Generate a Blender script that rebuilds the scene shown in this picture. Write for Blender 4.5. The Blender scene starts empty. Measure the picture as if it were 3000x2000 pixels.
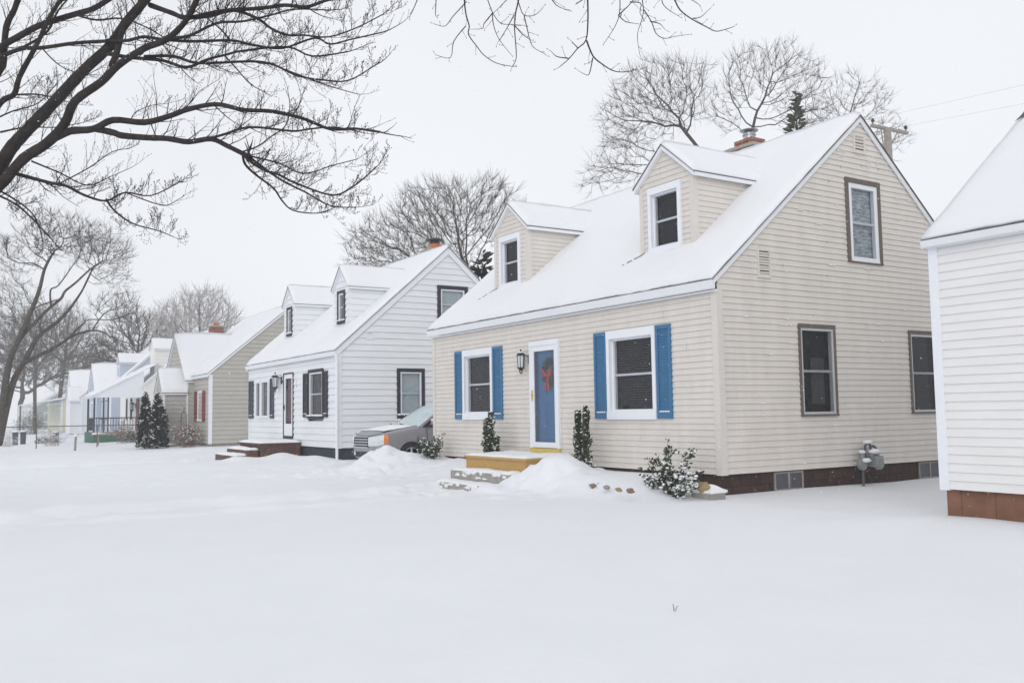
HAZE = .0014
import bpy, math, random
import numpy as np
from mathutils import Vector, noise
rnd = random.Random(7)
SC = bpy.context.scene
COL = SC.collection
V = Vector

# ------------------------------------------------------------------ camera
FOC, PITCH, ROLL, YAW = 2652.1451, .0773, -.0154, 1.007
CAM = V((10.3272, -10.3834, 1.0358))
_f = V((-math.sin(YAW)*math.cos(PITCH), math.cos(YAW)*math.cos(PITCH), math.sin(PITCH)))
_r0 = V((math.cos(YAW), math.sin(YAW), 0)); _u0 = _r0.cross(_f)
_r = _r0*math.cos(ROLL)+_u0*math.sin(ROLL); _u = -_r0*math.sin(ROLL)+_u0*math.cos(ROLL)
def ray(px, py): return _f+_r*((px-1500)/FOC)+_u*((1000-py)/FOC)
def at(d, px, py): return CAM+ray(px, py)*d
def on(axis, val, px, py):
    d = ray(px, py); return CAM+d*((val-CAM[axis])/d[axis])
cd = bpy.data.cameras.new('camera'); co = bpy.data.objects.new('camera', cd); COL.objects.link(co)
from mathutils import Matrix
m = Matrix((( _r.x,_u.x,-_f.x,CAM.x),(_r.y,_u.y,-_f.y,CAM.y),(_r.z,_u.z,-_f.z,CAM.z),(0,0,0,1)))
co.matrix_world = m
cd.sensor_width = 36; cd.sensor_fit = 'HORIZONTAL'; cd.lens = FOC/3000*36; cd.clip_start = .05; cd.clip_end = 3000
SC.camera = co

# ------------------------------------------------------------------ world, sun
SUN_EL, SUN_AZ = math.radians(24), math.radians(136)   # azimuth clockwise from +Y
w = bpy.data.worlds.new("World"); SC.world = w; w.use_nodes = True
nt = w.node_tree; nt.nodes.clear()
sky = nt.nodes.new('ShaderNodeTexSky'); sky.sky_type = 'NISHITA'; sky.sun_disc = False
sky.sun_elevation = SUN_EL; sky.sun_rotation = SUN_AZ; sky.air_density = 1; sky.dust_density = 4; sky.ozone_density = 1
hs = nt.nodes.new('ShaderNodeHueSaturation'); hs.inputs['Saturation'].default_value = .18
mx = nt.nodes.new('ShaderNodeMix'); mx.data_type = 'RGBA'; mx.inputs['Factor'].default_value = .86
SKYC = (9.75, 9.98, 10.45, 1)
mx.inputs['B'].default_value = SKYC
bg = nt.nodes.new('ShaderNodeBackground'); bg.inputs['Strength'].default_value = .1
wo = nt.nodes.new('ShaderNodeOutputWorld')
nt.links.new(sky.outputs[0], hs.inputs['Color']); nt.links.new(hs.outputs[0], mx.inputs['A'])
tcw = nt.nodes.new('ShaderNodeTexCoord'); cn = nt.nodes.new('ShaderNodeTexNoise'); cn.inputs['Scale'].default_value = 1.6; cn.inputs['Detail'].default_value = 2   # uneven cloud deck
nt.links.new(tcw.outputs['Generated'], cn.inputs['Vector'])
mr = nt.nodes.new('ShaderNodeMapRange'); mr.inputs['From Min'].default_value = .3; mr.inputs['From Max'].default_value = .7; mr.inputs['To Min'].default_value = .90; mr.inputs['To Max'].default_value = 1.03
nt.links.new(cn.outputs['Fac'], mr.inputs['Value'])
vm = nt.nodes.new('ShaderNodeVectorMath'); vm.operation = 'SCALE'
nt.links.new(mx.outputs['Result'], vm.inputs[0]); nt.links.new(mr.outputs[0], vm.inputs['Scale']); nt.links.new(vm.outputs[0], bg.inputs['Color']); nt.links.new(bg.outputs[0], wo.inputs['Surface'])
sl = bpy.data.lights.new('sun', 'SUN'); sl.energy = .6; sl.angle = math.radians(40); sl.color = (1, .97, .93)
so = bpy.data.objects.new('sun', sl); COL.objects.link(so)
sdir = V((math.sin(SUN_AZ)*math.cos(SUN_EL), math.cos(SUN_AZ)*math.cos(SUN_EL), math.sin(SUN_EL)))
so.rotation_euler = sdir.to_track_quat('Z', 'Y').to_euler(); so.location = (0, -20, 30)
SC.view_settings.view_transform = 'Standard'; SC.view_settings.look = 'None'
SC.view_settings.exposure = 0.04; SC.view_settings.gamma = 1; SC.view_settings.use_curve_mapping = False
SC.render.engine = 'CYCLES'; SC.cycles.use_denoising = True
SC.cycles.max_bounces = 8; SC.cycles.diffuse_bounces = 4; SC.cycles.glossy_bounces = 3
SC.cycles.transmission_bounces = 4; SC.cycles.transparent_max_bounces = 12; SC.cycles.volume_bounces = 1
SC.cycles.use_adaptive_sampling = True; SC.cycles.adaptive_threshold = .012

# ------------------------------------------------------------------ materials
def lin(c): return tuple((x/255/12.92 if x/255 <= .04045 else ((x/255+.055)/1.055)**2.4) for x in c)
M = {}
def mat(name, col, rough=.6, var=.08, scale=3.0, bump=0., bscale=40., metal=0., spec=.4, var2=None, kind=None, stretch=None):
    mt = bpy.data.materials.new(name); mt.use_nodes = True; n = mt.node_tree; b = n.nodes['Principled BSDF']
    b.inputs['Roughness'].default_value = rough; b.inputs['Metallic'].default_value = metal
    b.inputs['Specular IOR Level'].default_value = spec
    tc = n.nodes.new('ShaderNodeTexCoord'); src = tc.outputs['Object']
    if stretch:
        mp = n.nodes.new('ShaderNodeMapping'); mp.inputs['Scale'].default_value = stretch
        n.links.new(src, mp.inputs['Vector']); src = mp.outputs['Vector']
    nz = n.nodes.new('ShaderNodeTexNoise'); nz.inputs['Scale'].default_value = scale; nz.inputs['Detail'].default_value = 6
    nz.inputs['Roughness'].default_value = .6
    n.links.new(src, nz.inputs['Vector'])
    cr = n.nodes.new('ShaderNodeValToRGB'); e = cr.color_ramp.elements
    lo = var2 if var2 else tuple(x*(1-var) for x in col); hi = tuple(min(1, x*(1+var)) for x in col)
    e[0].position = .3; e[1].position = .7
    e[0].color = (*lo, 1); e[1].color = (*hi, 1)
    n.links.new(nz.outputs['Fac'], cr.inputs['Fac']); out = cr.outputs['Color']
    if kind and kind[0] == 'brick':
        br = n.nodes.new('ShaderNodeTexBrick'); br.inputs['Scale'].default_value = kind[1]
        br.inputs['Mortar'].default_value = (*kind[2], 1); br.inputs['Mortar Size'].default_value = kind[3]
        br.inputs['Color1'].default_value = (*kind[4], 1); br.inputs['Color2'].default_value = (*kind[5], 1)
        br.inputs['Brick Width'].default_value = kind[6]; br.inputs['Row Height'].default_value = kind[7]
        # (x+y, z) so the pattern runs on both faces
        sx = n.nodes.new('ShaderNodeSeparateXYZ'); n.links.new(tc.outputs['Object'], sx.inputs[0])
        ad = n.nodes.new('ShaderNodeMath'); n.links.new(sx.outputs[0], ad.inputs[0]); n.links.new(sx.outputs[1], ad.inputs[1])
        cx = n.nodes.new('ShaderNodeCombineXYZ'); n.links.new(ad.outputs[0], cx.inputs[0]); n.links.new(sx.outputs[2], cx.inputs[1])
        n.links.new(cx.outputs[0], br.inputs['Vector'])
        mm = n.nodes.new('ShaderNodeMix'); mm.data_type = 'RGBA'; mm.blend_type = 'MULTIPLY'; mm.inputs['Factor'].default_value = .8
        n.links.new(br.outputs['Color'], mm.inputs['A'])
        g = n.nodes.new('ShaderNodeValToRGB'); g.color_ramp.elements[0].color = (.55, .55, .55, 1); g.color_ramp.elements[1].color = (1, 1, 1, 1)
        g.color_ramp.elements[0].position = .3; g.color_ramp.elements[1].position = .7
        n.links.new(nz.outputs['Fac'], g.inputs['Fac']); n.links.new(g.outputs[0], mm.inputs['B']); out = mm.outputs['Result']
    n.links.new(out, b.inputs['Base Color'])
    if bump:
        n2 = n.nodes.new('ShaderNodeTexNoise'); n2.inputs['Scale'].default_value = bscale; n2.inputs['Detail'].default_value = 5
        n.links.new(src, n2.inputs['Vector'])
        bp = n.nodes.new('ShaderNodeBump'); bp.inputs['Strength'].default_value = bump; bp.inputs['Distance'].default_value = .02
        n.links.new(n2.outputs['Fac'], bp.inputs['Height']); n.links.new(bp.outputs[0], b.inputs['Normal'])
    M[name] = mt; return mt

def glass(name, tint=(1, 1, 1), refl=1., wavy=.0):
    mt = bpy.data.materials.new(name); mt.use_nodes = True; n = mt.node_tree; n.nodes.clear()
    o = n.nodes.new('ShaderNodeOutputMaterial'); t = n.nodes.new('ShaderNodeBsdfTransparent'); t.inputs[0].default_value = (*tint, 1)
    g = n.nodes.new('ShaderNodeBsdfGlossy'); g.inputs['Roughness'].default_value = .02
    fr = n.nodes.new('ShaderNodeFresnel'); fr.inputs['IOR'].default_value = 1.55
    mu = n.nodes.new('ShaderNodeMath'); mu.operation = 'MULTIPLY'; mu.inputs[1].default_value = refl; mu.use_clamp = True
    x = n.nodes.new('ShaderNodeMixShader')
    n.links.new(fr.outputs[0], mu.inputs[0]); n.links.new(mu.outputs[0], x.inputs[0]); n.links.new(t.outputs[0], x.inputs[1]); n.links.new(g.outputs[0], x.inputs[2])
    n.links.new(x.outputs[0], o.inputs[0])
    if wavy:
        nz = n.nodes.new('ShaderNodeTexNoise'); nz.inputs['Scale'].default_value = 5
        tc = n.nodes.new('ShaderNodeTexCoord'); n.links.new(tc.outputs['Object'], nz.inputs['Vector'])
        bp = n.nodes.new('ShaderNodeBump'); bp.inputs['Strength'].default_value = wavy; bp.inputs['Distance'].default_value = .05
        n.links.new(nz.outputs['Fac'], bp.inputs['Height']); n.links.new(bp.outputs[0], g.inputs['Normal'])
    M[name] = mt

SNOWC = (.808, .82, .85)
mat('snow', SNOWC, .75, .015, 1.2, bump=.25, bscale=9, spec=.2)
mat('roof_snow', (.80, .81, .832), .75, .012, 1.0, bump=.12, bscale=5, spec=.2)
mat('snow_clump', (.86, .87, .89), .8, .01, 4, spec=.2)
mat('beige', lin((215, 209, 202)), .55, .055, 2.2, stretch=(1.6, 1.6, .5), spec=.3)
mat('beige_trim', lin((213, 208, 201)), .5, .03, 2, spec=.3)
mat('white_lap', lin((227, 229, 232)), .55, .035, 1.0, stretch=(1, 1, 3), spec=.3)
mat('white_lap2', lin((229, 228, 227)), .5, .03, 1.2, stretch=(1, 1, 3), spec=.3)
mat('taupe_lap', lin((182, 179, 171)), .6, .05, 1.2, spec=.3)
mat('cream_lap', lin((229, 229, 226)), .6, .04, 1.2, spec=.3)
mat('blue_lap', lin((182, 191, 204)), .6, .05, 1.2, spec=.3)
mat('yellow_lap', lin((216, 213, 190)), .6, .05, 1.2, spec=.3)
mat('grey_lap', lin((178, 186, 184)), .6, .06, 1.2, spec=.3)
mat('white_trim', lin((230, 233, 238)), .45, .02, 3, spec=.35)
mat('grey_trim', lin((230, 232, 236)), .45, .03, 3, spec=.35)
mat('alu', lin((190, 192, 195)), .4, .05, 5, spec=.5)
mat('brown_trim', lin((104, 94, 88)), .7, .12, 9, bump=.2)
mat('black_trim', lin((46, 47, 56)), .6, .12, 6)
mat('navy_trim', lin((64, 70, 86)), .6, .1, 6)
mat('blue_paint', lin((58, 112, 152)), .5, .06, 5)
mat('blue_door', lin((74, 148, 206)), .45, .05, 4)
mat('maroon_paint', lin((128, 60, 70)), .6, .1, 5)
mat('maroon_door', lin((104, 62, 78)), .6, .1, 5)
mat('shingle', lin((88, 87, 90)), .9, .35, 30)
mat('pane_dark', lin((30, 29, 33)), .25, .1, 3, spec=.3)
mat('pane_curtain', lin((196, 206, 210)), .6, .08, 5, spec=.2)
mat('reflection_streaks', lin((214, 220, 226)), .6, .1, 3.2, stretch=(1, 2.2, 9), spec=.2, var2=lin((118, 124, 132)))  # pale sheet behind the glass, streaks of reflection painted into its colour
mat('blind_slat', lin((66, 65, 70)), .6, .1, 6)
mat('joint', lin((168, 162, 154)), .7)
mat('drape', lin((78, 78, 82)), .8, .2, 4, stretch=(20, 20, 1))
mat('pane_mid', lin((92, 92, 92)), .5, .2, 4, spec=.2)
glass('window_glass', (.93, .95, .96), .55, .03)
glass('door_glass', (.96, .97, .98), 1.5, .2)
mat('brown_foundation', lin((84, 66, 64)), .85, .25, 7, bump=.3, kind=('brick', 1, lin((60, 45, 44)), .012, lin((70, 53, 50)), lin((80, 60, 55)), .42, .2))
mat('rust_foundation', lin((136, 92, 66)), .85, .25, 5, bump=.3, kind=('brick', 1, lin((112, 78, 60)), .008, lin((130, 92, 72)), lin((144, 104, 84)), .42, .6))
mat('slate_foundation', lin((52, 58, 68)), .85, .2, 7, bump=.3)
mat('brick', lin((150, 84, 66)), .85, .25, 8, bump=.3, kind=('brick', 1, lin((150, 138, 128)), .012, lin((168, 84, 60)), lin((140, 70, 54)), .21, .075))
mat('dark_brick', lin((110, 74, 64)), .85, .25, 8, bump=.3, kind=('brick', 1, lin((104, 92, 86)), .012, lin((118, 72, 60)), lin((88, 64, 58)), .21, .075))
mat('orange_brick', lin((196, 120, 84)), .85, .2, 8, bump=.2)
mat('concrete', lin((160, 156, 150)), .9, .2, 9, bump=.4)
mat('new_wood', lin((186, 152, 94)), .7, .18, 14, stretch=(1, 8, 8), bump=.1)
mat('grey_wood', lin((150, 142, 134)), .85, .2, 10, bump=.2)
mat('brass_sill', lin((206, 180, 92)), .5, .08, 6)
mat('black_metal', lin((40, 40, 43)), .45, .15, 12, spec=.5)
mat('steel', lin((170, 174, 178)), .35, .1, 6, metal=.7)
mat('meter_grey', lin((138, 142, 142)), .5, .1, 8)
mat('dark_pipe', lin((84, 90, 94)), .5, .1, 8)
mat('copper_pipe', lin((150, 104, 76)), .5, .1, 8)
mat('rust_louver', lin((150, 106, 70)), .8, .3, 20)
mat('gap_and_shadow', lin((44, 40, 38)), .9, .1, 5)
mat('bark_dark', lin((56, 51, 50)), .95, .35, 9, bump=.8, bscale=30, spec=.15)
mat('bark_mid', lin((84, 78, 73)), .95, .3, 6, bump=.4, bscale=20, spec=.15)
mat('bark_grey', lin((86, 81, 79)), .95, .2, 5, spec=.15)
mat('bark_pale', lin((172, 168, 168)), .95, .2, 5, spec=.15)
mat('twig_dark', lin((58, 52, 52)), .9, .2, 8, spec=.15)
mat('leaf_holly', lin((54, 66, 44)), .5, .35, 30, spec=.4)
mat('leaf_ever', lin((48, 56, 50)), .7, .4, 12, spec=.2)
mat('leaf_olive', lin((98, 100, 82)), .7, .3, 8, spec=.2)
mat('stem_red', lin((128, 104, 96)), .8, .25, 14, spec=.2)
mat('ribbon', lin((236, 62, 58)), .6, .12, 20)
mat('stone_tan', lin((160, 138, 102)), .85, .25, 14, bump=.4)
mat('stone_grey', lin((158, 148, 146)), .85, .25, 14, bump=.4)
mat('stone_rust', lin((138, 112, 96)), .85, .25, 14, bump=.4)
mat('car_paint', lin((158, 158, 164)), .3, .03, 3, metal=.55, spec=.5)
mat('car_black', lin((34, 34, 37)), .5, .1, 10)
mat('chrome', lin((210, 212, 216)), .18, .03, 5, metal=.9)
mat('lamp_clear', lin((214, 218, 222)), .15, .1, 30, spec=.6)
mat('lamp_amber', lin((226, 132, 62)), .25, .08, 20, spec=.6)
mat('tyre', lin((40, 40, 42)), .9, .15, 20)
mat('frost_glass', lin((188, 204, 208)), .35, .12, 6, spec=.5)
mat('green_skirt', lin((48, 98, 78)), .7, .15, 8)
mat('wire', lin((150, 150, 154)), .6, .05, 5)
mat('pane_far', lin((88, 90, 98)), .4, .15, 3, spec=.3)

# ------------------------------------------------------------------ mesh builder
LOC = {}
class MB:
    def __init__(s): s.v = []; s.f = []
    def add(s, vs, fs):
        b = len(s.v); s.v.extend(tuple(x) for x in vs); s.f.extend(tuple(b+i for i in f) for f in fs); return s
    def quad(s, *p): return s.add(p, [tuple(range(len(p)))])
    def box(s, a, b):
        x0, y0, z0 = (min(a[i], b[i]) for i in range(3)); x1, y1, z1 = (max(a[i], b[i]) for i in range(3))
        return s.add([(x0,y0,z0),(x1,y0,z0),(x1,y1,z0),(x0,y1,z0),(x0,y0,z1),(x1,y0,z1),(x1,y1,z1),(x0,y1,z1)],
                     [(0,3,2,1),(4,5,6,7),(0,1,5,4),(1,2,6,5),(2,3,7,6),(3,0,4,7)])
    def ebox(s, P, U, N, u0, u1, n0, n1, z0, z1):       # box in a wall's own axes
        P = V((P[0],P[1],0)); Z = V((0,0,1))
        c = [P+U*u+N*n+Z*z for z in (z0,z1) for (u,n) in ((u0,n0),(u1,n0),(u1,n1),(u0,n1))]
        return s.add(c, [(0,3,2,1),(4,5,6,7),(0,1,5,4),(1,2,6,5),(2,3,7,6),(3,0,4,7)])
    def prism(s, poly, d):                              # planar polygon swept by vector d
        n = len(poly); d = V(d); a = [V(p) for p in poly]; b = [p+d for p in a]
        fs = [tuple(range(n))[::-1], tuple(range(n, 2*n))]+[(i, (i+1) % n, n+(i+1) % n, n+i) for i in range(n)]
        return s.add(a+b, fs)
    def tube(s, pts, rad, n=6, cap=True):
        pts = [V(p) for p in pts]
        if not hasattr(rad, '__len__'): rad = [rad]*len(pts)
        t0 = (pts[1]-pts[0]).normalized(); a = t0.orthogonal().normalized(); vs = []; m_ = len(pts)
        for i, p in enumerate(pts):
            t = (pts[min(i+1, m_-1)]-pts[max(i-1, 0)])
            if t.length < 1e-9: t = t0
            t = t.normalized(); a = (a-t*a.dot(t))
            a = a.normalized() if a.length > 1e-6 else t.orthogonal().normalized()
            b = t.cross(a)
            for k in range(n):
                q = 2*math.pi*k/n; vs.append(p+(a*math.cos(q)+b*math.sin(q))*rad[i])
        fs = [(i*n+k, i*n+(k+1) % n, (i+1)*n+(k+1) % n, (i+1)*n+k) for i in range(m_-1) for k in range(n)]
        if cap: fs += [tuple(range(n))[::-1], tuple((m_-1)*n+k for k in range(n))]
        return s.add(vs, fs)
    def blob(s, c, r, seed=0, n=8, m_=5, rough=.15):
        c = V(c); r = r if hasattr(r, '__len__') else (r, r, r); vs = [c+V((0,0,-r[2]))]
        for j in range(1, m_):
            q = math.pi*j/m_-math.pi/2
            for k in range(n):
                p = 2*math.pi*k/n; d = V((math.cos(q)*math.cos(p), math.cos(q)*math.sin(p), math.sin(q)))
                w_ = 1+rough*noise.noise(d*1.7+V((seed*3.1, seed, 0)))*2
                vs.append(c+V((d.x*r[0], d.y*r[1], d.z*r[2]))*w_)
        vs.append(c+V((0,0,r[2]))); L = len(vs)-1
        fs = [(0, 1+(k+1) % n, 1+k) for k in range(n)]
        for j in range(m_-2): fs += [(1+j*n+k, 1+j*n+(k+1) % n, 1+(j+1)*n+(k+1) % n, 1+(j+1)*n+k) for k in range(n)]
        fs += [(1+(m_-2)*n+k, 1+(m_-2)*n+(k+1) % n, L) for k in range(n)]
        return s.add(vs, fs)
    def lathe(s, c, prof, n=16, axis='Z'):
        c = V(c); vs = []
        for r, h in prof:
            for k in range(n):
                q = 2*math.pi*k/n; x, y = r*math.cos(q), r*math.sin(q)
                vs.append(c+(V((x, y, h)) if axis == 'Z' else V((h, x, y)) if axis == 'X' else V((x, h, y))))
        m_ = len(prof)
        fs = [(i*n+k, i*n+(k+1) % n, (i+1)*n+(k+1) % n, (i+1)*n+k) for i in range(m_-1) for k in range(n)]
        fs += [tuple(range(n))[::-1], tuple((m_-1)*n+k for k in range(n))]
        return s.add(vs, fs)
    def build(s, name, mt, parent=None, smooth=False, kind=None, label=None):
        L = LOC.get(parent.name, V((0,0,0))) if parent else V((0,0,0))
        me = bpy.data.meshes.new(name); me.from_pydata([(x-L.x, y-L.y, z-L.z) for x, y, z in s.v], [], s.f)
        me.materials.append(M[mt] if isinstance(mt, str) else mt)
        if smooth: me.shade_smooth()
        me.update(); o = bpy.data.objects.new(name, me); COL.objects.link(o)
        if parent: o.parent = parent
        LOC[o.name] = L
        if kind: o['kind'] = kind
        if label: o['label'] = label
        return o
def each(name, mt, par, *mbs):
    for b_ in mbs: b_.build(name, mt, par)
def thing(name, label, cat, loc=(0,0,0), group=None):
    o = bpy.data.objects.new(name, None); COL.objects.link(o); o.location = loc; o.empty_display_size = .3
    o['label'] = label; o['category'] = cat
    if group: o['group'] = group
    LOC[o.name] = V(loc); return o
def tag(o, label, cat, group=None):
    o['label'] = label; o['category'] = cat
    if group: o['group'] = group
    return o
def dup(root, loc, label, group=None):
    def cp(o, par):
        c = o.copy(); COL.objects.link(c); c.parent = par
        for ch in o.children: cp(ch, c)
        return c
    r = cp(root, None); r.location = loc; r['label'] = label
    if group: r['group'] = group
    return r
X_, Y_, Z_ = V((1,0,0)), V((0,1,0)), V((0,0,1))
def sm(a, b, x):
    t = max(0., min(1., (x-a)/(b-a))); return t*t*(3-2*t)
def proj_y(p):
    d = p-CAM; return 1000-FOC*d.dot(_u)/d.dot(_f)
# ------------------------------------------------------------------ building pieces
def lap_wall(mb, P, U, N, z0, z1, step, ext, holes=(), proud=.02):
    P = V((P[0], P[1], 0)); n = max(1, round((z1-z0)/step)); st = (z1-z0)/n
    for i in range(n):
        a, b = z0+i*st, z0+(i+1)*st
        (a0, a1), (b0, b1) = ext(a), ext(b-1e-4)
        pr = max(proud, st*.17)
        if a1-a0 < .01: continue
        if b1 < b0: b0 = b1 = (b0+b1)/2
        cuts = sorted((h[0], h[1]) for h in holes if h[2] < (a+b)/2 < h[3])
        segs = []; cur = None
        lo = (a0, b0)
        for c0, c1 in cuts: segs.append((lo, (c0, c0))); lo = (c1, c1)
        segs.append((lo, (a1, b1)))
        for (s0, t0), (s1, t1) in segs:
            if s1-s0 < .005: continue
            q = [P+U*s0+N*pr+Z_*a, P+U*s1+N*pr+Z_*a, P+U*t1+N*.003+Z_*b, P+U*t0+N*.003+Z_*b,
                 P+U*s0-N*.004+Z_*a, P+U*s1-N*.004+Z_*a]
            mb.add(q, [(0,1,2,3), (4,5,1,0)])

def window(par, P, U, N, u0, u1, z0, z1, tw, trim, sash, blind, dep=.05, sw=.045, snow=.0, rail=True, top=None, label=None, bot=None, gl='window_glass', rec=0., slats=False, drape=None):
    """outer trim, inner sash with a meeting rail, glass sheet, and whatever hangs behind the glass"""
    top = tw if top is None else top; bot = tw if bot is None else bot
    m = MB()
    m.ebox(P,U,N,u0,u0+tw,-.1,dep,z0+bot,z1-top); m.ebox(P,U,N,u1-tw,u1,-.1,dep,z0+bot,z1-top)
    m.ebox(P,U,N,u0,u1,-.1,dep+.003,z1-top,z1); m.ebox(P,U,N,u0,u1,-.1,dep+.012,z0,z0+bot)
    w_ = m.build('window', trim, par, label=label)
    a, b, c, d = u0+tw, u1-tw, z0+bot, z1-top; mid = (c+d)/2
    m = MB()
    m.ebox(P,U,N,a,a+sw,-.06-rec*.7,dep-.012-rec,c+sw,d-sw); m.ebox(P,U,N,b-sw,b,-.06-rec*.7,dep-.012-rec,c+sw,d-sw)
    m.ebox(P,U,N,a,b,-.06-rec*.7,dep-.010-rec,d-sw,d); m.ebox(P,U,N,a,b,-.06-rec*.7,dep-.008-rec,c,c+sw)
    if rail: m.ebox(P,U,N,a+sw,b-sw,-.05-rec*.7,-.004-rec,mid-.02,mid+.02)
    m.build('sash', sash, w_)
    Q = V((P[0],P[1],0))+N*(.006-rec); c4 = [Q+U*(a+sw*.6)+Z_*(c+sw*.6),Q+U*(b-sw*.6)+Z_*(c+sw*.6),Q+U*(b-sw*.6)+Z_*(d-sw*.6),Q+U*(a+sw*.6)+Z_*(d-sw*.6)]
    MB().quad(*(c4 if U.cross(Z_).dot(N) > 0 else c4[::-1])).build('pane', gl, w_)
    q_ = min(-.085,-.062-rec)
    MB().ebox(P,U,N,a,b,q_-.004,q_+.004,c,d).build('pane_backing', blind, w_)
    if slats:
        m = MB(); k_ = int((d-c)/.045); Q = V((P[0],P[1],0))
        for i in range(k_):
            z_ = c+(d-c)*(i+.5)/k_; m.add([Q+U*(a+sw)+N*(q_+.012)+Z_*(z_+.016), Q+U*(b-sw)+N*(q_+.012)+Z_*(z_+.016), Q+U*(b-sw)+N*(q_+.024)+Z_*(z_-.012), Q+U*(a+sw)+N*(q_+.024)+Z_*(z_-.012)],[(0,1,2,3)])
        m.build('blind','blind_slat',w_,kind='stuff')
    if drape:
        MB().ebox(P,U,N,a+(b-a)*drape[0],a+(b-a)*drape[1],q_+.008,q_+.016,c+(d-c)*.12,c+(d-c)*drape[2]).build('drape','drape',w_)
    if snow:
        m = MB(); L = u1-u0
        for k in range(7):
            q = u0+L*(k+.5)/7; Q = V((P[0],P[1],0))+U*q+N*(dep+.0)+Z_*(z0+bot+.012)
            m.blob(Q, (max(.03,L/12),)*2+(snow*rnd.uniform(.6,1.1),), seed=k)
        m.build('snow_cover', 'snow_clump', w_, smooth=True)
    return w_

def shutter(par, P, U, N, u0, u1, z0, z1, mt, snow=True, dep=.045, slats=None):
    m = MB(); fw = .055 if u1-u0 > .25 else .04
    m.ebox(P,U,N,u0,u0+fw,0,dep,z0,z1); m.ebox(P,U,N,u1-fw,u1,0,dep,z0,z1)
    m.ebox(P,U,N,u0+fw,u1-fw,0,dep-.003,z1-.07,z1); m.ebox(P,U,N,u0+fw,u1-fw,0,dep-.003,z0,z0+.11)
    m.ebox(P,U,N,u0+fw,u1-fw,0,.015,z0+.11,z1-.07)
    n = slats or int((z1-z0-.18)/.042)
    for i in range(n):
        za = z0+.11+(z1-z0-.18)*i/n; zb = za+(z1-z0-.18)/n
        Q = V((P[0],P[1],0))
        m.add([Q+U*(u0+fw)+N*.036+Z_*za, Q+U*(u1-fw)+N*.036+Z_*za, Q+U*(u1-fw)+N*.019+Z_*zb, Q+U*(u0+fw)+N*.019+Z_*zb,
               Q+U*(u0+fw)+N*.016+Z_*za, Q+U*(u1-fw)+N*.016+Z_*za], [(0,1,2,3),(4,5,1,0)])
    s = m.build('shutter', mt, par)
    if snow:
        m = MB(); Q = V((P[0],P[1],0))
        for k in range(4): m.blob(Q+U*(u0+fw+(u1-u0-2*fw)*(k+.5)/4)+N*.036+Z_*(z0+.118), ((u1-u0)/9,.014,.014) if abs(N.y) > .5 else (.014,(u1-u0)/9,.014), seed=k)
        m.build('snow_cover', 'snow_clump', s, smooth=True)
    return s

def snow_quad(mb, A, B, C, D, t, nu, nv, edges='', seed=0, amp=.026, fall=.14):
    """A-B at the eave, D-C at the ridge; raised straight up by t, thinner at the free edges (subset of 'ABRL')"""
    A, B, C, D = V(A), V(B), V(C), V(D); lu, lv = (B-A).length, (D-A).length; g = []
    for j in range(nv+1):
        for i in range(nu+1):
            u, v = i/nu, j/nv; u = u+.0
            p = A*(1-u)*(1-v)+B*u*(1-v)+C*u*v+D*(1-u)*v; k = 1.
            if 'E' in edges: k = min(k, .3+.7*sm(0, fall, v*lv))
            if 'T' in edges: k = min(k, .3+.7*sm(0, fall, (1-v)*lv))
            if 'L' in edges: k = min(k, .3+.7*sm(0, fall, u*lu))
            if 'R' in edges: k = min(k, .3+.7*sm(0, fall, (1-u)*lu))
            h = k*(t+amp*noise.noise(V((p.x*1.1+seed, p.y*1.1, p.z*1.1)))+amp*.7*noise.noise(V((p.x*3.3, p.y*3.3+seed, 1))))
            if 'E' in edges and j == 0: p = p+(A-D).normalized()*(.022*noise.noise(V((p.x*2.3, seed, 3)))+.014*noise.noise(V((p.x*7, seed, 5))))
            if ('R' in edges and i == nu) or ('L' in edges and i == 0): p = p+(B-A).normalized()*((1 if i else -1)*.016*noise.noise(V((p.y*3.1, seed, 9))))
            g.append((p, p+Z_*max(.012, h)))
    n = (nu+1)*(nv+1); W = nu+1
    vs = [a for a, b in g]+[b for a, b in g]; fs = []
    for j in range(nv):
        for i in range(nu):
            q = j*W+i; fs += [(n+q, n+q+1, n+q+1+W, n+q+W), (q+W, q+W+1, q+1, q)]
    for i in range(nu): fs += [(i, i+1, n+i+1, n+i), (nv*W+i+1, nv*W+i, n+nv*W+i, n+nv*W+i+1)]
    for j in range(nv): fs += [(j*W+W, j*W, n+j*W, n+j*W+W), (j*W+nu, j*W+W+nu, n+j*W+W+nu, n+j*W+nu)]
    mb.add(vs, fs)

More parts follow.
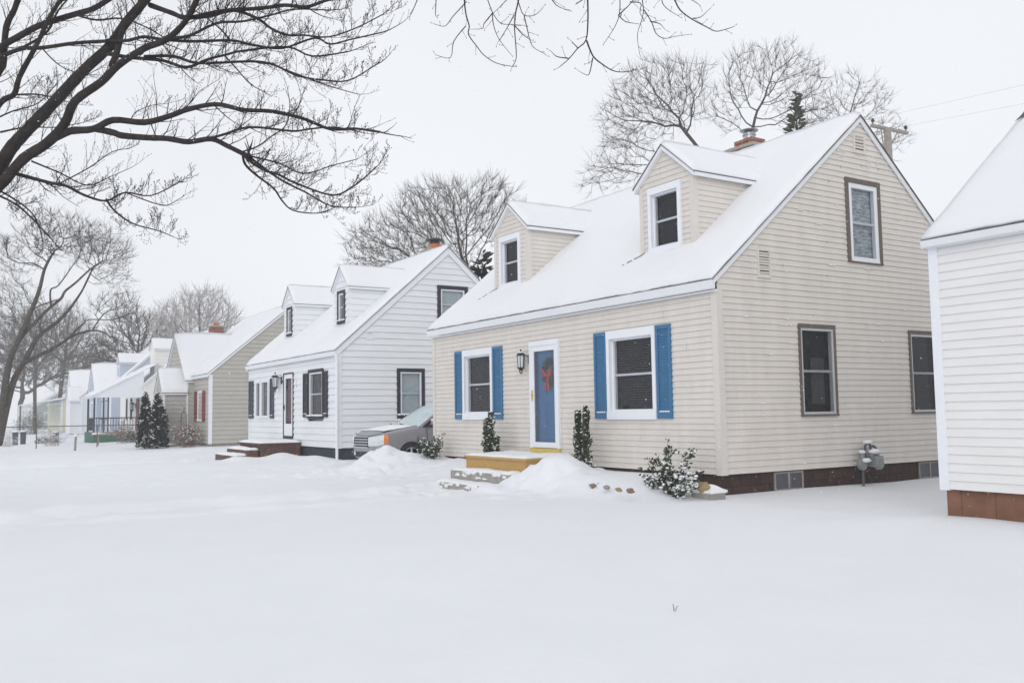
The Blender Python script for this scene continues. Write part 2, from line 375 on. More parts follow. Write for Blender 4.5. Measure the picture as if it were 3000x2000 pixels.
class House: pass
def cape(name, label, x0, x1, D, zb, apex, step, lap, post, found, fz, trim, holes_f=(), holes_s=(), H=2.9, gutter='grey_trim', left_laps=False, ov=.15, rk=.075, cat='house', board=.10, snow_t=.1, zsid=0., front_ext=None, nu=70, bdown=.0, gh=1.):
    h = House(); h.root = r = thing(name, label, cat, (x1, 0, zsid)); h.x0, h.x1, h.D, h.zb = x0, x1, D, zb
    s = h.s = (apex-zb)/(D/2); h.zr = lambda y: zb+board+s*y; h.top = lambda y: zb+board+.016+s*y; h.yinv = lambda z: (z-zb-board-.03)/s
    def ext(z):
        if z <= zb: return (0, D)
        q = (z-zb)/s; return (q, D-q)
    m = MB()
    fe = front_ext or (x0, x1)
    lap_wall(m, (0,0), X_, -Y_, zsid, H, step, lambda z: (fe[0]+.0, fe[1]), holes_f)
    lap_wall(m, (x1,0), Y_, X_, zsid, apex, step, ext, holes_s)
    m.prism([(x0+.001,.14,zsid+.004),(x0+.001,D-.14,zsid+.004),(x0+.001,D-.14,zb),(x0+.001,D/2,apex-.14),(x0+.001,.14,zb)], (x1-x0-.15,0,0))
    m.box((x0, D-.13, zsid+.004), (x1-.02, D, zb))
    m.box((x0, .0, zsid+.005), (x0+.02, .13, H)); m.box((x1-.14, .004, zsid+.006), (x1-.02,.12, H-.03))
    h.wall = m.build('wall', lap, r)
    cp = max(.026,step*.17+.014)
    MB().box((x1-.10,-cp,zsid-.012),(x1+cp,.10,H+.03)).build('corner_board', post, r)
    if front_ext is None: MB().box((x0-.02,-cp,zsid-.012),(x0+.10,.06,H-.01)).build('corner_board', post, r)
    MB().box((x0+.02,.045,fz),(x1-.045,D-.05,zsid-.004)).build('foundation', found, r)
    # roof deck, boards, gutter, snow
    e0, e1 = x0-rk, x1+rk; m = MB(); md = D/2; dk = .016
    zr = h.zr
    m.prism([(e0,-ov,zr(-ov)),(e0,md,zr(md)),(e0,md,zr(md)+dk),(e0,-ov,zr(-ov)+dk)], (e1-e0,0,0))
    m.prism([(e0,md+.0005,zr(md)),(e0,D+ov,zr(-ov)),(e0,D+ov,zr(-ov)+dk),(e0,md+.0005,zr(md)+dk)], (e1-e0,0,0))
    h.roof = rf = m.build('roof', 'shingle', r)
    for yy in (0, 1):
        Q = (lambda y: y) if yy == 0 else (lambda y: D-y)
        for xa in (x1+max(.017,step*.17+.004), x0-.017-.03):
            MB().prism([(xa,Q(-ov+.02),zb+s*(-ov+.02)-.012-bdown),(xa,Q(md-.001),zb+s*md-.012-bdown),(xa,Q(md-.001),zr(md)-.002),(xa,Q(-ov+.02),zr(-ov+.02)-.002)], (.03,0,0)).build('rake_board', trim, r)
    m = MB()   # gutter and soffit
    gz = zr(-ov)-.004
    m.prism([(e0,-ov-.025,gz),(e0,-ov+.06,gz),(e0,-ov+.06,gz-.13*gh),(e0,-ov+.035,gz-.145*gh),(e0,-ov+.005,gz-.13*gh),(e0,-ov-.01,gz-.06*gh)], (e1-e0-.01,0,0))
    m.box((e0+.02,-ov+.061,H-.015),(e1-.03,-.015,H+.01))
    h.gutter = m.build('gutter', gutter, r)
    m = MB()
    snow_quad(m,(e0+.006,-ov+.004,h.top(-ov+.004)),(e1-.006,-ov+.004,h.top(-ov+.004)),(e1-.006,md,h.top(md)),(e0+.006,md,h.top(md)),snow_t,nu,36,'ELR',seed=x0)
    snow_quad(m,(e1-.02,D+ov-.015,h.top(-ov+.015)),(e0+.02,D+ov-.015,h.top(-ov+.015)),(e0+.02,md+.001,h.top(md)),(e1-.02,md+.001,h.top(md)),snow_t,24,12,'ELR',seed=x0+5)
    m.build('snow_cover', 'roof_snow', rf, smooth=True)
    return h

def dormer(h, xa, xb, yf, zt, za, step, lap, trim, win=None, post=None, ov=.09, snow_t=.09, pw=.085):
    xm = (xa+xb)/2; b0 = h.top(yf)-.03; sl = (za-zt)/(xm-xa); yb = h.yinv
    m = MB()
    hole = [(win[0]+.03, win[1]-.03, win[2]+.03, win[3]-.03)] if win else []
    def exf(z):
        if z <= zt: return (xa, xb)
        q = (z-zt)/sl; return (xa+q, xb-q)
    lap_wall(m, (0,yf), X_, -Y_, b0, za, step, exf, hole)
    lap_wall(m, (xb,0), Y_, X_, b0, zt, step, lambda z: (yf, max(yf, yb(z)+.03)))
    lap_wall(m, (xa,0), Y_, -X_, b0, zt, step, lambda z: (yf, max(yf, yb(z)+.03)))
    m.prism([(xa+.12,yf+.14,b0),(xb-.12,yf+.14,b0),(xb-.12,yf+.14,zt-.02),(xm,yf+.14,za-.14),(xa+.12,yf+.14,zt-.02)], (0, yb(zt)-yf, 0))
    d = m.build('dormer', lap, h.root)
    for (p, q, c, e) in ((xa-.022, xa+pw, xa-.022, xa+.012), (xb-pw, xb+.022, xb-.012, xb+.022)):
        MB().prism([(p,yf-.024,b0),(q,yf-.024,b0),(q,yf+.012,b0),(e if c < q and e > q-.01 else q,yf+.012,b0),(e,yf+pw,b0),(c,yf+pw,b0),(c if c > p else p,yf+.012,b0),(p,yf+.012,b0)] if c > p else [(p,yf-.024,b0),(q,yf-.024,b0),(q,yf+.012,b0),(e,yf+.012,b0),(e,yf+pw,b0),(p,yf+pw,b0)],(0,0,zt+.009-b0)).build('corner_board', post or lap, d)
    eo = .10; ze = zt-sl*eo; bd = .085
    for sg, xe in ((-1, xa-eo), (1, xb+eo)):      # rake boards, side fascias
        m = MB(); m.prism([(xe,yf-ov,ze),(xm,yf-ov,za),(xm,yf-ov,za+bd),(xe,yf-ov,ze+bd)], (0,ov-.002,0))
        yy = yb(ze)+.08
        m.box((xe-.014 if sg < 0 else xe-.01, yf-ov+.031, ze+.0), (xe+.01 if sg < 0 else xe+.014, yy, ze+bd-.004))
        m.quad((xe,yf-ov+.03,ze+.012),(xe,yy,ze+.012),(xb if sg > 0 else xa,yy+.1,zt+.0),(xb if sg > 0 else xa,yf-ov+.03,zt+.0))
        m.build('rake_board', trim, d)
    m = MB(); ms = MB(); dk = .014; zq = za+bd; ye = yb(ze+bd); yr = yb(zq)
    for sg, xe in ((-1, xa-eo-.02), (1, xb+eo+.02)):
        zz = ze+bd-sl*.02
        A, B, C, D_ = (xe,yf-ov-.02,zz), (xe,ye+.05,zz), (xm,yr+.05,zq), (xm,yf-ov-.02,zq)
        m.prism([A,B,C,D_] if sg > 0 else [D_,C,B,A], (0,0,dk))
        up = lambda p, i=.0: (p[0]-sg*i, p[1], p[2]+dk)
        if sg > 0: snow_quad(ms, up(A,.005), up(B,.005), (C[0],C[1]+.1,C[2]+dk), (D_[0],D_[1]+.005,D_[2]+dk), snow_t, 26, 10, 'EL', seed=xm+1, fall=.08)
        else: snow_quad(ms, up(B,.005), up(A,.005), (D_[0],D_[1]+.005,D_[2]+dk), (C[0],C[1]+.1,C[2]+dk), snow_t, 26, 10, 'ER', seed=xm+2, fall=.08)
    m.build('roof', 'shingle', d); ms.build('snow_cover', 'roof_snow', d, smooth=True)
    return d

def chimney(h, x, y, zbase, wx, wy, ztop, brick, kind=0):
    m = MB(); m.box((x-wx/2,y-wy/2,zbase),(x+wx/2,y+wy/2,ztop))
    c = m.build('chimney', brick, h.root)
    if kind == 0:
        MB().box((x-wx/2-.06,y-wy/2-.06,ztop+.001),(x+wx/2+.06,y+wy/2+.06,ztop+.07)).build('ledge', 'concrete', c)
        MB().box((x-wx*.34,y-wy*.34,ztop+.072),(x+wx*.34,y+wy*.34,ztop+.24)).build('upper_stack', brick, c)
        m = MB(); m.lathe((x,y,ztop+.24), [(.17,0),(.17,.02),(.13,.03),(.13,.10),(.145,.11),(.145,.14),(.13,.15),(.13,.16)], 18)
        m.lathe((x,y,ztop+.435), [(.10,0),(.19,.02),(.20,.035),(.02,.09)], 18)
        m.tube([(x-.1,y,ztop+.38),(x-.1,y,ztop+.445)],.01,6); m.tube([(x+.1,y,ztop+.38),(x+.1,y,ztop+.445)],.01,6)
        m.build('flue_cap', 'steel', c)
    elif kind == 1:
        MB().box((x-wx/2-.05,y-wy/2-.05,ztop+.001),(x+wx/2+.05,y+wy/2+.05,ztop+.09)).build('ledge', 'concrete', c)
        m = MB(); m.lathe((x,y,ztop+.09), [(.2,0),(.2,.2),(.18,.22)], 16); m.build('flue', 'orange_brick', c)
        m = MB(); m.lathe((x,y,ztop+.31), [(.16,0),(.16,.10),(.32,.11),(.34,.14),(.2,.2),(.02,.22)], 18); m.build('flue_cap', 'black_metal', c)
    else:
        MB().box((x-wx/2-.05,y-wy/2-.05,ztop+.001),(x+wx/2+.05,y+wy/2+.05,ztop+.08)).build('ledge', 'concrete', c)
        MB().lathe((x,y,ztop+.08), [(.16,0),(.17,.16),(.14,.18)], 14).build('flue', 'orange_brick', c)
    m = MB(); m.blob((x-wx*.36,y-wy*.36,ztop+.1),(.1,.1,.035)); m.build('snow_cover','snow_clump',c,smooth=True)
    return c

def vent(par, P, U, N, u0, u1, z0, z1, mt, gap, slats=8, fw=.035):
    m = MB(); m.ebox(P,U,N,u0,u0+fw,0,.035,z0,z1); m.ebox(P,U,N,u1-fw,u1,0,.035,z0,z1)
    m.ebox(P,U,N,u0+fw,u1-fw,0,.034,z1-fw,z1); m.ebox(P,U,N,u0+fw,u1-fw,0,.034,z0,z0+fw)
    Q = V((P[0],P[1],0)); hh = (z1-z0-2*fw)/slats
    for i in range(slats):
        a = z0+fw+hh*i
        m.prism([Q+U*(u0+fw)+N*.034+Z_*a, Q+U*(u0+fw)+N*.018+Z_*(a+hh*.62), Q+U*(u0+fw)+N*.012+Z_*(a+hh*.55), Q+U*(u0+fw)+N*.028+Z_*(a-.001)], U*(u1-u0-2*fw))
    v = m.build('vent', mt, par)
    MB().ebox(P,U,N,u0+fw*.5,u1-fw*.5,-.002,.0095,z0+fw*.5,z1-fw*.5).build('backing', gap, v)
    return v

def lantern(par, x, z, wall_y=0., sc=1., plate_dx=.2):
    """carriage lamp on a back plate, arm to one side"""
    m = MB(); y = wall_y-.17*sc; k = sc
    m.box((x+plate_dx-.06*k,wall_y-.045,z-.1*k),(x+plate_dx+.06*k,wall_y,z+.12*k))
    m.tube([(x+plate_dx,wall_y-.03,z+.05*k),(x+plate_dx*.6,y,z+.14*k),(x,y,z+.18*k)],.012*k,6)
    m.lathe((x,y,z), [(.03*k,-.27*k),(.05*k,-.25*k),(.06*k,-.22*k),(.10*k,-.205*k),(.10*k,-.19*k),(.08*k,-.185*k)], 8)
    m.lathe((x,y,z), [(.10*k,.10*k),(.115*k,.11*k),(.09*k,.15*k),(.04*k,.19*k),(.02*k,.22*k),(.025*k,.24*k),(.004*k,.26*k)], 8)
    for q in range(6):
        a = q*math.pi/3+.3; m.tube([(x+.078*k*math.cos(a),y+.078*k*math.sin(a),z-.19*k),(x+.095*k*math.cos(a),y+.095*k*math.sin(a),z+.105*k)],.008*k,4)
    for sx in (-.05,.05): m.tube([(x+sx*k,y,z-.24*k),(x+sx*1.3*k,y,z-.30*k),(x+sx*.5*k,y,z-.335*k),(x+sx*.2*k,y,z-.29*k)],.009*k,5)
    l = m.build('wall_lantern','black_metal',par)
    MB().lathe((x,y,z), [(.066*k,-.18*k),(.082*k,.10*k)], 6).build('lamp_glass','lamp_clear',l)
    MB().blob((x,y,z+.17*k),(.07*k,.07*k,.035*k)).build('snow_cover','snow_clump',l,smooth=True)
    return l
def wing(h, xa, xb, yf, ze, za, base, step, lap, trim, yback=None, post=None, snow_t=.1, name='front_wing', ov=.12, holes=()):
    """gabled projection standing on the ground, ridge running back along Y"""
    yb = yback or (lambda z: max(.06, h.yinv(z))); xm = (xa+xb)/2; sl = (za-ze)/(xm-xa)
    def exf(z):
        if z <= ze: return (xa, xb)
        q = (z-ze)/sl; return (xa+q, xb-q)
    m = MB(); lap_wall(m,(0,yf),X_,-Y_,base,za,step,exf,holes)
    yw = 0. if yback is None else yback(0)
    for xx, N in ((xb,X_),(xa,-X_)): lap_wall(m,(xx,0),Y_,N,base,ze,step,lambda z:(yf,yw-.005))
    m.prism([(xa+.1,yf+.12,base),(xb-.1,yf+.12,base),(xb-.1,yf+.12,ze-.02),(xm,yf+.12,za-.14),(xa+.1,yf+.12,ze-.02)],(0,max(.05,yb(ze)-yf-.13),0))
    d = m.build(name, lap, h.root)
    pw = .11
    for p,q in ((xa-.022,xa+pw),(xb-pw,xb+.05)): MB().box((p,yf-.05,base-.01),(q,yf+.03,ze+.01)).build('corner_board',post or trim,d)
    eo = .12; z0 = ze-sl*eo; bd = .09
    for sg, xe in ((-1,xa-eo),(1,xb+eo)):
        m = MB(); m.prism([(xe,yf-ov,z0),(xm,yf-ov,za),(xm,yf-ov,za+bd),(xe,yf-ov,z0+bd)],(0,ov-.002,0))
        m.box((xe-.014 if sg < 0 else xe-.01, yf-ov+.031, z0),(xe+.01 if sg < 0 else xe+.014, max(yf,yb(z0)), z0+bd-.004))
        m.build('rake_board',trim,d)
    m = MB(); ms = MB(); dk = .022; zq = za+bd
    for sg, xe in ((-1,xa-eo-.02),(1,xb+eo+.02)):
        zz = z0+bd-sl*.02; A_,B_,C_,D_ = (xe,yf-ov-.02,zz),(xe,max(yf,yb(zz))+.02,zz),(xm,yb(zq)+.05,zq),(xm,yf-ov-.02,zq)
        m.prism([A_,B_,C_,D_] if sg > 0 else [D_,C_,B_,A_],(0,0,dk))
        up = lambda p,i: (p[0]-sg*i,p[1],p[2]+dk)
        if sg > 0: snow_quad(ms,up(A_,.015),up(B_,.015),up(C_,0),up(D_,0),snow_t,20,12,'EL',seed=xm)
        else: snow_quad(ms,up(B_,.015),up(A_,.015),up(D_,0),up(C_,0),snow_t,20,12,'ER',seed=xm+3)
    m.build('roof','shingle',d); ms.build('snow_cover','roof_snow',d,smooth=True)
    return d
# ------------------------------------------------------------------ the beige house
BW = (-2.788,-1.447,.868,2.475); BW1 = (-8.217,-6.875,.868,2.475)
DOOR = (-5.36,-4.32,.272,2.47)
UPW = (3.254,4.241,3.61,5.15); LOW = (1.858,2.809,.883,2.45); LRW = (4.905,5.86,.883,2.44)
ins = lambda r, k=.03: (r[0]+k, r[1]-k, r[2]+k, r[3]-k)
A = cape('beige_house','beige lap sided house with blue shutters and two dormers, nearest the snowy lawn',-9.746,0,7.474,3.09,6.24,.1,'beige','beige_trim','brown_foundation',-.75,'grey_trim',
         [ins(BW),ins(BW1),(DOOR[0]+.02,DOOR[1]-.02,DOOR[2]-.3,DOOR[3]-.02)], [ins(UPW),ins(LOW),ins(LRW)], gutter='grey_trim', nu=110)
R = A.root; P0 = (0,0)
MB().box((DOOR[0]+.02,.0,-.0),(DOOR[1]-.02,.12,DOOR[2]-.06)).box((DOOR[0],-.016,DOOR[2]-.31),(DOOR[1],.0,DOOR[2]-.075)).build('sill_board','beige_trim',R)
for r in (BW, BW1): window(R,P0,X_,-Y_,*r,.085,'white_trim','white_trim','pane_dark',top=.15,bot=.145,dep=.055,sw=.035,rec=.065,slats=True)
for r in ((-3.175,-2.80,.883,2.47),(-1.435,-1.066,.883,2.47),(-8.614,-8.229,.881,2.47),(-6.863,-6.47,.881,2.47)): shutter(R,P0,X_,-Y_,*r,'blue_paint')
window(R,P0,Y_,X_,*UPW,.085,'brown_trim','white_trim','reflection_streaks',dep=.035,sw=.085,top=.09,bot=.02)
window(R,P0,Y_,X_,*LOW,.052,'brown_trim','alu','pane_dark',dep=.035,sw=.042,top=.07,bot=.03,label='tall ground floor window in the side wall, aluminium sash',drape=(.40,.80,.66))
window(R,P0,Y_,X_,*LRW,.052,'brown_trim','alu','pane_dark',dep=.035,sw=.042,top=.07,bot=.03)
# storm door
u0,u1,z0,z1 = DOOR; m = MB()
m.box((u0,-.06,z0+.02),(u0+.06,.12,z1-.1)); m.box((u1-.06,-.06,z0+.02),(u1,.12,z1-.1)); m.box((u0,-.062,z1-.1),(u1,.12,z1))
m.box((u0+.06,-.045,z0+.09),(u0+.155,-.01,z1-.1)); m.box((u1-.155,-.045,z0+.09),(u1-.06,-.01,z1-.1))
m.box((u0+.155,-.044,z1-.21),(u1-.155,-.011,z1-.1)); m.box((u0+.06,-.047,z0+.03),(u1-.06,-.011,z0+.14))
d = m.build('door','white_trim',R,label='white storm door with a full glass panel over a blue door')
MB().quad((u0+.14,-.03,z0+.12),(u1-.14,-.03,z0+.12),(u1-.14,-.03,z1-.2),(u0+.14,-.03,z1-.2)).build('pane','door_glass',d)
m = MB(); m.box((u0+.03,.075,z0),(u1-.03,.115,z1-.02))
for (a,b,c,e) in ((.2,.46,.25,.95),(.58,.84,.25,.95),(.2,.46,1.1,1.85),(.58,.84,1.1,1.85)):
    m.box((u0+a,.066,z0+c),(u0+b,.0745,z0+e)); m.box((u0+a+.05,.058,z0+c+.05),(u0+b-.05,.0655,z0+e-.05))
m.build('inner_door','blue_door',d)
MB().box((u0-.0,-.075,z0-.075),(u1+.0,.12,z0+.018)).build('threshold','brass_sill',d)
m = MB(); m.box((u0+.075,-.055,z0+.98),(u0+.115,-.046,z0+1.2)); m.tube([(u0+.095,-.05,z0+1.1),(u0+.095,-.09,z0+1.1),(u0+.17,-.095,z0+1.09)],.009,6); m.build('handle','brass_sill',d)
lantern(R,-5.53,2.11,0.,.86,.16)
vent(R,P0,Y_,X_,.934,1.244,3.17,3.657,'beige_trim','gap_and_shadow',9)
vent(R,P0,Y_,X_,3.546,3.867,5.633,5.99,'beige_trim','rust_louver',5)
for xa,xb in ((-2.69,-1.27),(-8.04,-6.61)):
    w_ = (xa+.235,xb-.30,3.92,5.155)
    dormer(A,xa,xb,.8,5.215,5.80,.1,'beige','grey_trim',w_,'beige_trim')
    window(R,(0,.8),X_,-Y_,*w_,.085,'white_trim','white_trim','pane_dark',dep=.05,top=.13,bot=.10,sw=.03,rec=.06)
chimney(A,-3.28,4.45,5.2,.74,.62,6.62,'brick',0)
for y0,y1 in ((1.2,1.9),(5.1,5.8)):
    m = MB(); m.box((-.044,y0,-.33),(-.02,y0+.03,-.02)); m.box((-.044,y1-.03,-.33),(-.02,y1,-.02)); m.box((-.044,y0+.03,-.05),(-.021,y1-.03,-.02)); m.box((-.044,y0+.03,-.33),(-.021,y1-.03,-.3)); m.box((-.044,(y0+y1)/2-.02,-.3),(-.022,(y0+y1)/2+.02,-.05))
    w_ = m.build('basement_window','grey_wood',R)
    MB().box((-.0445,y0+.02,-.31),(-.036,y1-.02,-.04)).build('pane','pane_far',w_)
m = MB()   # snow caught on the laps
for k in range(64):
    zz = round(rnd.uniform(.2,5.6)/.1)*.1
    q = max(0,(zz-3.09)/A.s); yy = rnd.uniform(q+.1,min(7.2,7.4-q)); L = rnd.uniform(.02,.09)
    if any(r[0]-.1 < yy < r[1]+.1 and r[2]-.05 < zz < r[3]+.05 for r in (UPW,LOW,LRW)): continue
    for j in range(rnd.choice((1,1,2,3))): m.blob((.024,yy+j*L*1.3,zz+.012),(.008,L*rnd.uniform(.4,1),.011),seed=k+j,n=6,m_=4)
for k in range(36):
    zz = round(rnd.uniform(.1,2.6)/.1)*.1; xx = rnd.uniform(-9.5,-.2)
    if any(r[0]-.45 < xx < r[1]+.45 and r[2]-.05 < zz < r[3]+.05 for r in (BW,BW1,DOOR)): continue
    m.blob((xx,-.024,zz+.012),(rnd.uniform(.015,.05),.009,.009),seed=k,n=6,m_=4)
m.build('snow_specks','snow_clump',R,smooth=True,kind='stuff')
m = MB()   # vertical joints between siding lengths
m = MB()
for k in range(40):
    zz = round(rnd.uniform(.1,2.8)/.1)*.1; xx = rnd.uniform(-9.6,-.3)
    if k >= 26: zz = round(rnd.uniform(.1,5.4)/.1)*.1
    if k < 26:
        if any(r[0]-.45 < xx < r[1]+.45 and r[2]-.15 < zz < r[3]+.05 for r in (BW,BW1,DOOR)): continue
        m.prism([(xx,-.021,zz),(xx,-.005,zz+.098),(xx,.0,zz+.098),(xx,.0,zz)],(.005,0,0))
    else:
        q = max(0,(zz-3.0)/A.s); yy = rnd.uniform(q+.3,7.1-q)
        if any(r[0]-.1 < yy < r[1]+.1 and r[2]-.15 < zz < r[3]+.05 for r in (UPW,LOW,LRW)): continue
        m.prism([(.021,yy,zz),(.005,yy,zz+.098),(.0,yy,zz+.098),(.0,yy,zz)],(0,.005,0))
m.build('siding_joint','joint',R,kind='stuff')
m = MB()   # splits in the snow at the dormer feet where shingles show
def sliver(h, pts, wd, mb):
    for (xa,ya),(xb,yb) in zip(pts,pts[1:]):
        za, zb_ = h.top(ya)+.112, h.top(yb)+.112
        mb.add([(xa,ya-wd,za-wd*h.s),(xb,yb-wd*.6,zb_-wd*.6*h.s),(xb,yb+wd*.6,zb_+wd*.6*h.s+.01),(xa,ya+wd,za+wd*h.s+.01)],[(0,1,2,3)])
# (kept tiny: only at the lower left corners)
for x in (-2.72,-8.07):
    a_ = [(x+.13,.775)]
    for q in range(9): a_.append((a_[-1][0]-.035-.02*rnd.random(),a_[-1][1]-.008-.045*rnd.random()))
    for q,(u,v) in enumerate(zip(a_,a_[1:])):
        if q in (4,7): continue
        sliver(A,[u,v],.016*rnd.uniform(.4,1.1)*(1-.06*q),m)
m.build('bare_shingles','shingle',A.roof,kind='stuff')

# ------------------------------------------------------------------ white house beyond the driveway
x0,x1 = -25.58,-16.184
sx = lambda v: x1+v
BW = (-18.76,-17.36,.89,2.52); PW = (-24.72,-22.9,.92,2.40); DOOR = (-21.33,-20.27,.215,2.52)
UPW = (3.46,4.62,3.98,5.26); LOW = (1.98,2.97,.87,2.48)
B = cape('white_house','white lap sided house with black window trim and shutters beyond the driveway',x0,x1,7.75,3.02,6.45,.2,'white_lap','white_lap','slate_foundation',-.8,'white_trim',
         [ins(BW),ins(PW),(DOOR[0]+.02,DOOR[1]-.02,DOOR[2]-.02,DOOR[3]-.02)],[ins(UPW),ins(LOW)],H=2.9,gutter='white_trim',snow_t=.11,bdown=.12,rk=.1)
R = B.root
window(R,P0,X_,-Y_,*BW,.11,'black_trim','white_trim','pane_dark',dep=.05,snow=.035)
for r in ((-19.2,-18.77,.955,2.415),(-17.35,-16.97,.955,2.415)): shutter(R,(0,-.028),X_,-Y_,*r,'black_trim')
window(R,P0,X_,-Y_,-24.05,-23.1,.92,2.40,.06,'white_trim','white_trim','pane_mid',dep=.05,rail=False,snow=.04)
for a,b in ((-24.75,-24.13),(-23.02,-22.86)):
    window(R,P0,X_,-Y_,a,b,.92,2.40,.05,'white_trim','white_trim','pane_dark',dep=.045,rail=False)
for r in ((-25.53,-24.98,.93,2.39),(-22.82,-22.42,.93,2.39)): shutter(R,(0,-.028),X_,-Y_,*r,'navy_trim')
window(R,(x1,0),Y_,X_,*UPW,.13,'black_trim','white_trim','pane_curtain',dep=.045)
window(R,(x1,0),Y_,X_,*LOW,.12,'black_trim','white_trim','pane_curtain',dep=.045,snow=.03)
u0,u1,z0,z1 = DOOR; m = MB()
m.box((u0,-.05,z0),(u0+.05,.12,z1)); m.box((u1-.05,-.05,z0),(u1,.12,z1)); m.box((u0+.05,-.051,z1-.05),(u1-.05,.12,z1)); m.box((u0+.05,-.052,z0),(u1-.05,.12,z0+.1))
d = m.build('door','black_trim',R,label='white storm door over a maroon door in a black frame')
m = MB(); m.box((u0+.05,-.03,z0+.1),(u0+.2,.0,z1-.05)); m.box((u1-.2,-.03,z0+.1),(u1-.05,.0,z1-.05)); m.box((u0+.2,-.031,z1-.2),(u1-.2,.001,z1-.05)); m.box((u0+.2,-.032,z0+.1),(u1-.2,.001,z0+.52))
m.build('storm_frame','white_trim',d)
MB().quad((u0+.19,-.02,z0+.5),(u1-.19,-.02,z0+.5),(u1-.19,-.02,z1-.19),(u0+.19,-.02,z1-.19)).build('pane','window_glass',d)
MB().box((u0+.04,.07,z0+.02),(u1-.04,.11,z1-.02)).build('inner_door','maroon_door',d)
m = MB(); m.box((u0+.09,-.045,z0+1.0),(u0+.13,-.03,z0+1.2)); m.blob((u0+.11,-.07,z0+1.1),.03); m.build('handle','black_metal',d)
lantern(R,-21.75,2.27,0.,1.2,.2)
MB().box((-19.98,-.03,1.98),(-19.94,-.014,2.22)).build('house_number','alu',R)
vent(R,(x1,0),Y_,X_,.92,1.175,3.38,3.64,'white_trim','gap_and_shadow',4)
for xa,xb in ((-18.5,-17.22),(-23.72,-22.5)):
    w_ = (xa+.30,xb-.30,4.02,5.12)
    dormer(B,xa,xb,.8,5.2,5.82,.2,'white_lap','white_trim',w_)
    window(R,(0,.8),X_,-Y_,*w_,.13,'black_trim','white_trim','pane_dark',dep=.05,top=.1,bot=.1,snow=.03)
chimney(B,-18.5,4.6,5.4,.8,.7,6.80,'brick',1)
m = MB(); m.tube([(x1+.06,-.09,2.9),(x1+.06,-.06,2.7),(x1+.06,-.06,-.5)],.045,8); m.build('downspout','white_trim',R)
# ------------------------------------------------------------------ white house cut by the frame
E1 = cape('white_corner_house','white lap sided house on a rust brown foundation, cut off by the frame',3.69,13.6,7.474,3.08,6.0,.104,'white_lap2','white_trim','rust_foundation',-.75,'white_trim',H=2.98,gutter='grey_trim',rk=.03,zsid=.02,snow_t=.11,nu=60,gh=.6)
m = MB()
for (ya,yb_,xa,xb) in ((2.05,2.42,3.72,3.95),):
    f = lambda x,y: (x,y,E1.top(y)+.116)
    m.add([f(xa,ya),f(xa+.02,ya+.14),f(xa+.02,yb_),f(xb+.03,yb_-.03),f(xb-.05,ya+.19),f(xa+.09,ya+.07)],[(0,5,4,3,2,1)])
m.build('bare_shingles','shingle',E1.roof)
m = MB()
for k in range(9):
    y = 2.6+k*.13; m.blob((3.69,y,E1.top(y)+.10),(.02,.03,.015),seed=k,n=6,m_=4)
m.build('shingle_edge','shingle',E1.roof)

# ------------------------------------------------------------------ greige house with red shutters
C3 = cape('greige_house','greige lap sided house with a front gable and maroon shutters',-39.95,-31.85,7.6,2.98,6.2,.2,'taupe_lap','white_trim','concrete',-.8,'white_trim',gutter='white_trim',snow_t=.12,zsid=-.2,front_ext=(-34.94,-31.85),nu=50)
R = C3.root
window(R,P0,X_,-Y_,-34.05,-33.1,.8,2.23,.06,'white_trim','white_trim','pane_mid',dep=.045,snow=.03)
for r in ((-34.56,-34.1,.8,2.23),(-33.05,-32.6,.8,2.23)): shutter(R,(0,-.028),X_,-Y_,*r,'maroon_paint',snow=False,slats=16)
wing(C3,-39.85,-34.94,-.3,2.78,5.1,-.2,.2,'taupe_lap','white_trim',snow_t=.13)
v_ = wing(C3,-36.72,-34.96,-1.35,2.22,3.2,-.2,.2,'taupe_lap','white_trim',yback=lambda z:-.3,snow_t=.12,name='entry_porch')
window(R,(0,-.3),X_,-Y_,-38.9,-37.9,.8,2.2,.06,'white_trim','white_trim','pane_mid',dep=.045)
chimney(C3,-38.4,1.9,4.,.62,.62,5.72,'brick',2)

# ------------------------------------------------------------------ white house with a front porch
C4 = cape('porch_house','white house with a snow topped front porch on a green skirt',-55.7,-47.6,7.5,2.85,6.2,.2,'cream_lap','white_trim','concrete',-.8,'white_trim',gutter='white_trim',snow_t=.13,zsid=-.25,nu=40)
R = C4.root
for xa,xb in ((-49.5,-48.15),):
    dormer(C4,xa,xb,.7,5.2,5.75,.2,'cream_lap','white_trim'); window(R,(0,.7),X_,-Y_,xa+.35,xb-.35,4.05,5.0,.08,'white_trim','white_trim','pane_dark',dep=.045,rail=False)
m = MB(); m.box((-50.6,-2.8,.05),(-47.6,-.04,.2)); m.build('porch_deck','grey_wood',R)
m = MB(); m.box((-50.6,-2.85,-.6),(-47.62,-2.8,.2)); m.box((-47.66,-2.79,-.6),(-47.58,0,.06)); m.build('porch_skirt','green_skirt',R)
for x in (-50.4,-47.8):
    MB().box((x-.05,-2.75,.2),(x+.05,-2.65,2.25)).build('porch_post','navy_trim',R)
for y in (-2.2,-1.95): MB().box((-47.82,y-.04,.2),(-47.74,y+.04,2.25)).build('porch_post','navy_trim',R)
m = MB(); m.box((-47.83,-2.65,1.0),(-47.77,-.05,1.06))
for k in range(17): m.box((-47.815,-2.6+k*.155,.3),(-47.785,-2.57+k*.155,1.0))
m.box((-50.35,-2.73,1.0),(-47.85,-2.68,1.06))
for k in range(16): m.box((-50.3+k*.152,-2.72,.3),(-50.27+k*.152,-2.69,1.0))
m.build('porch_railing','black_metal',R)
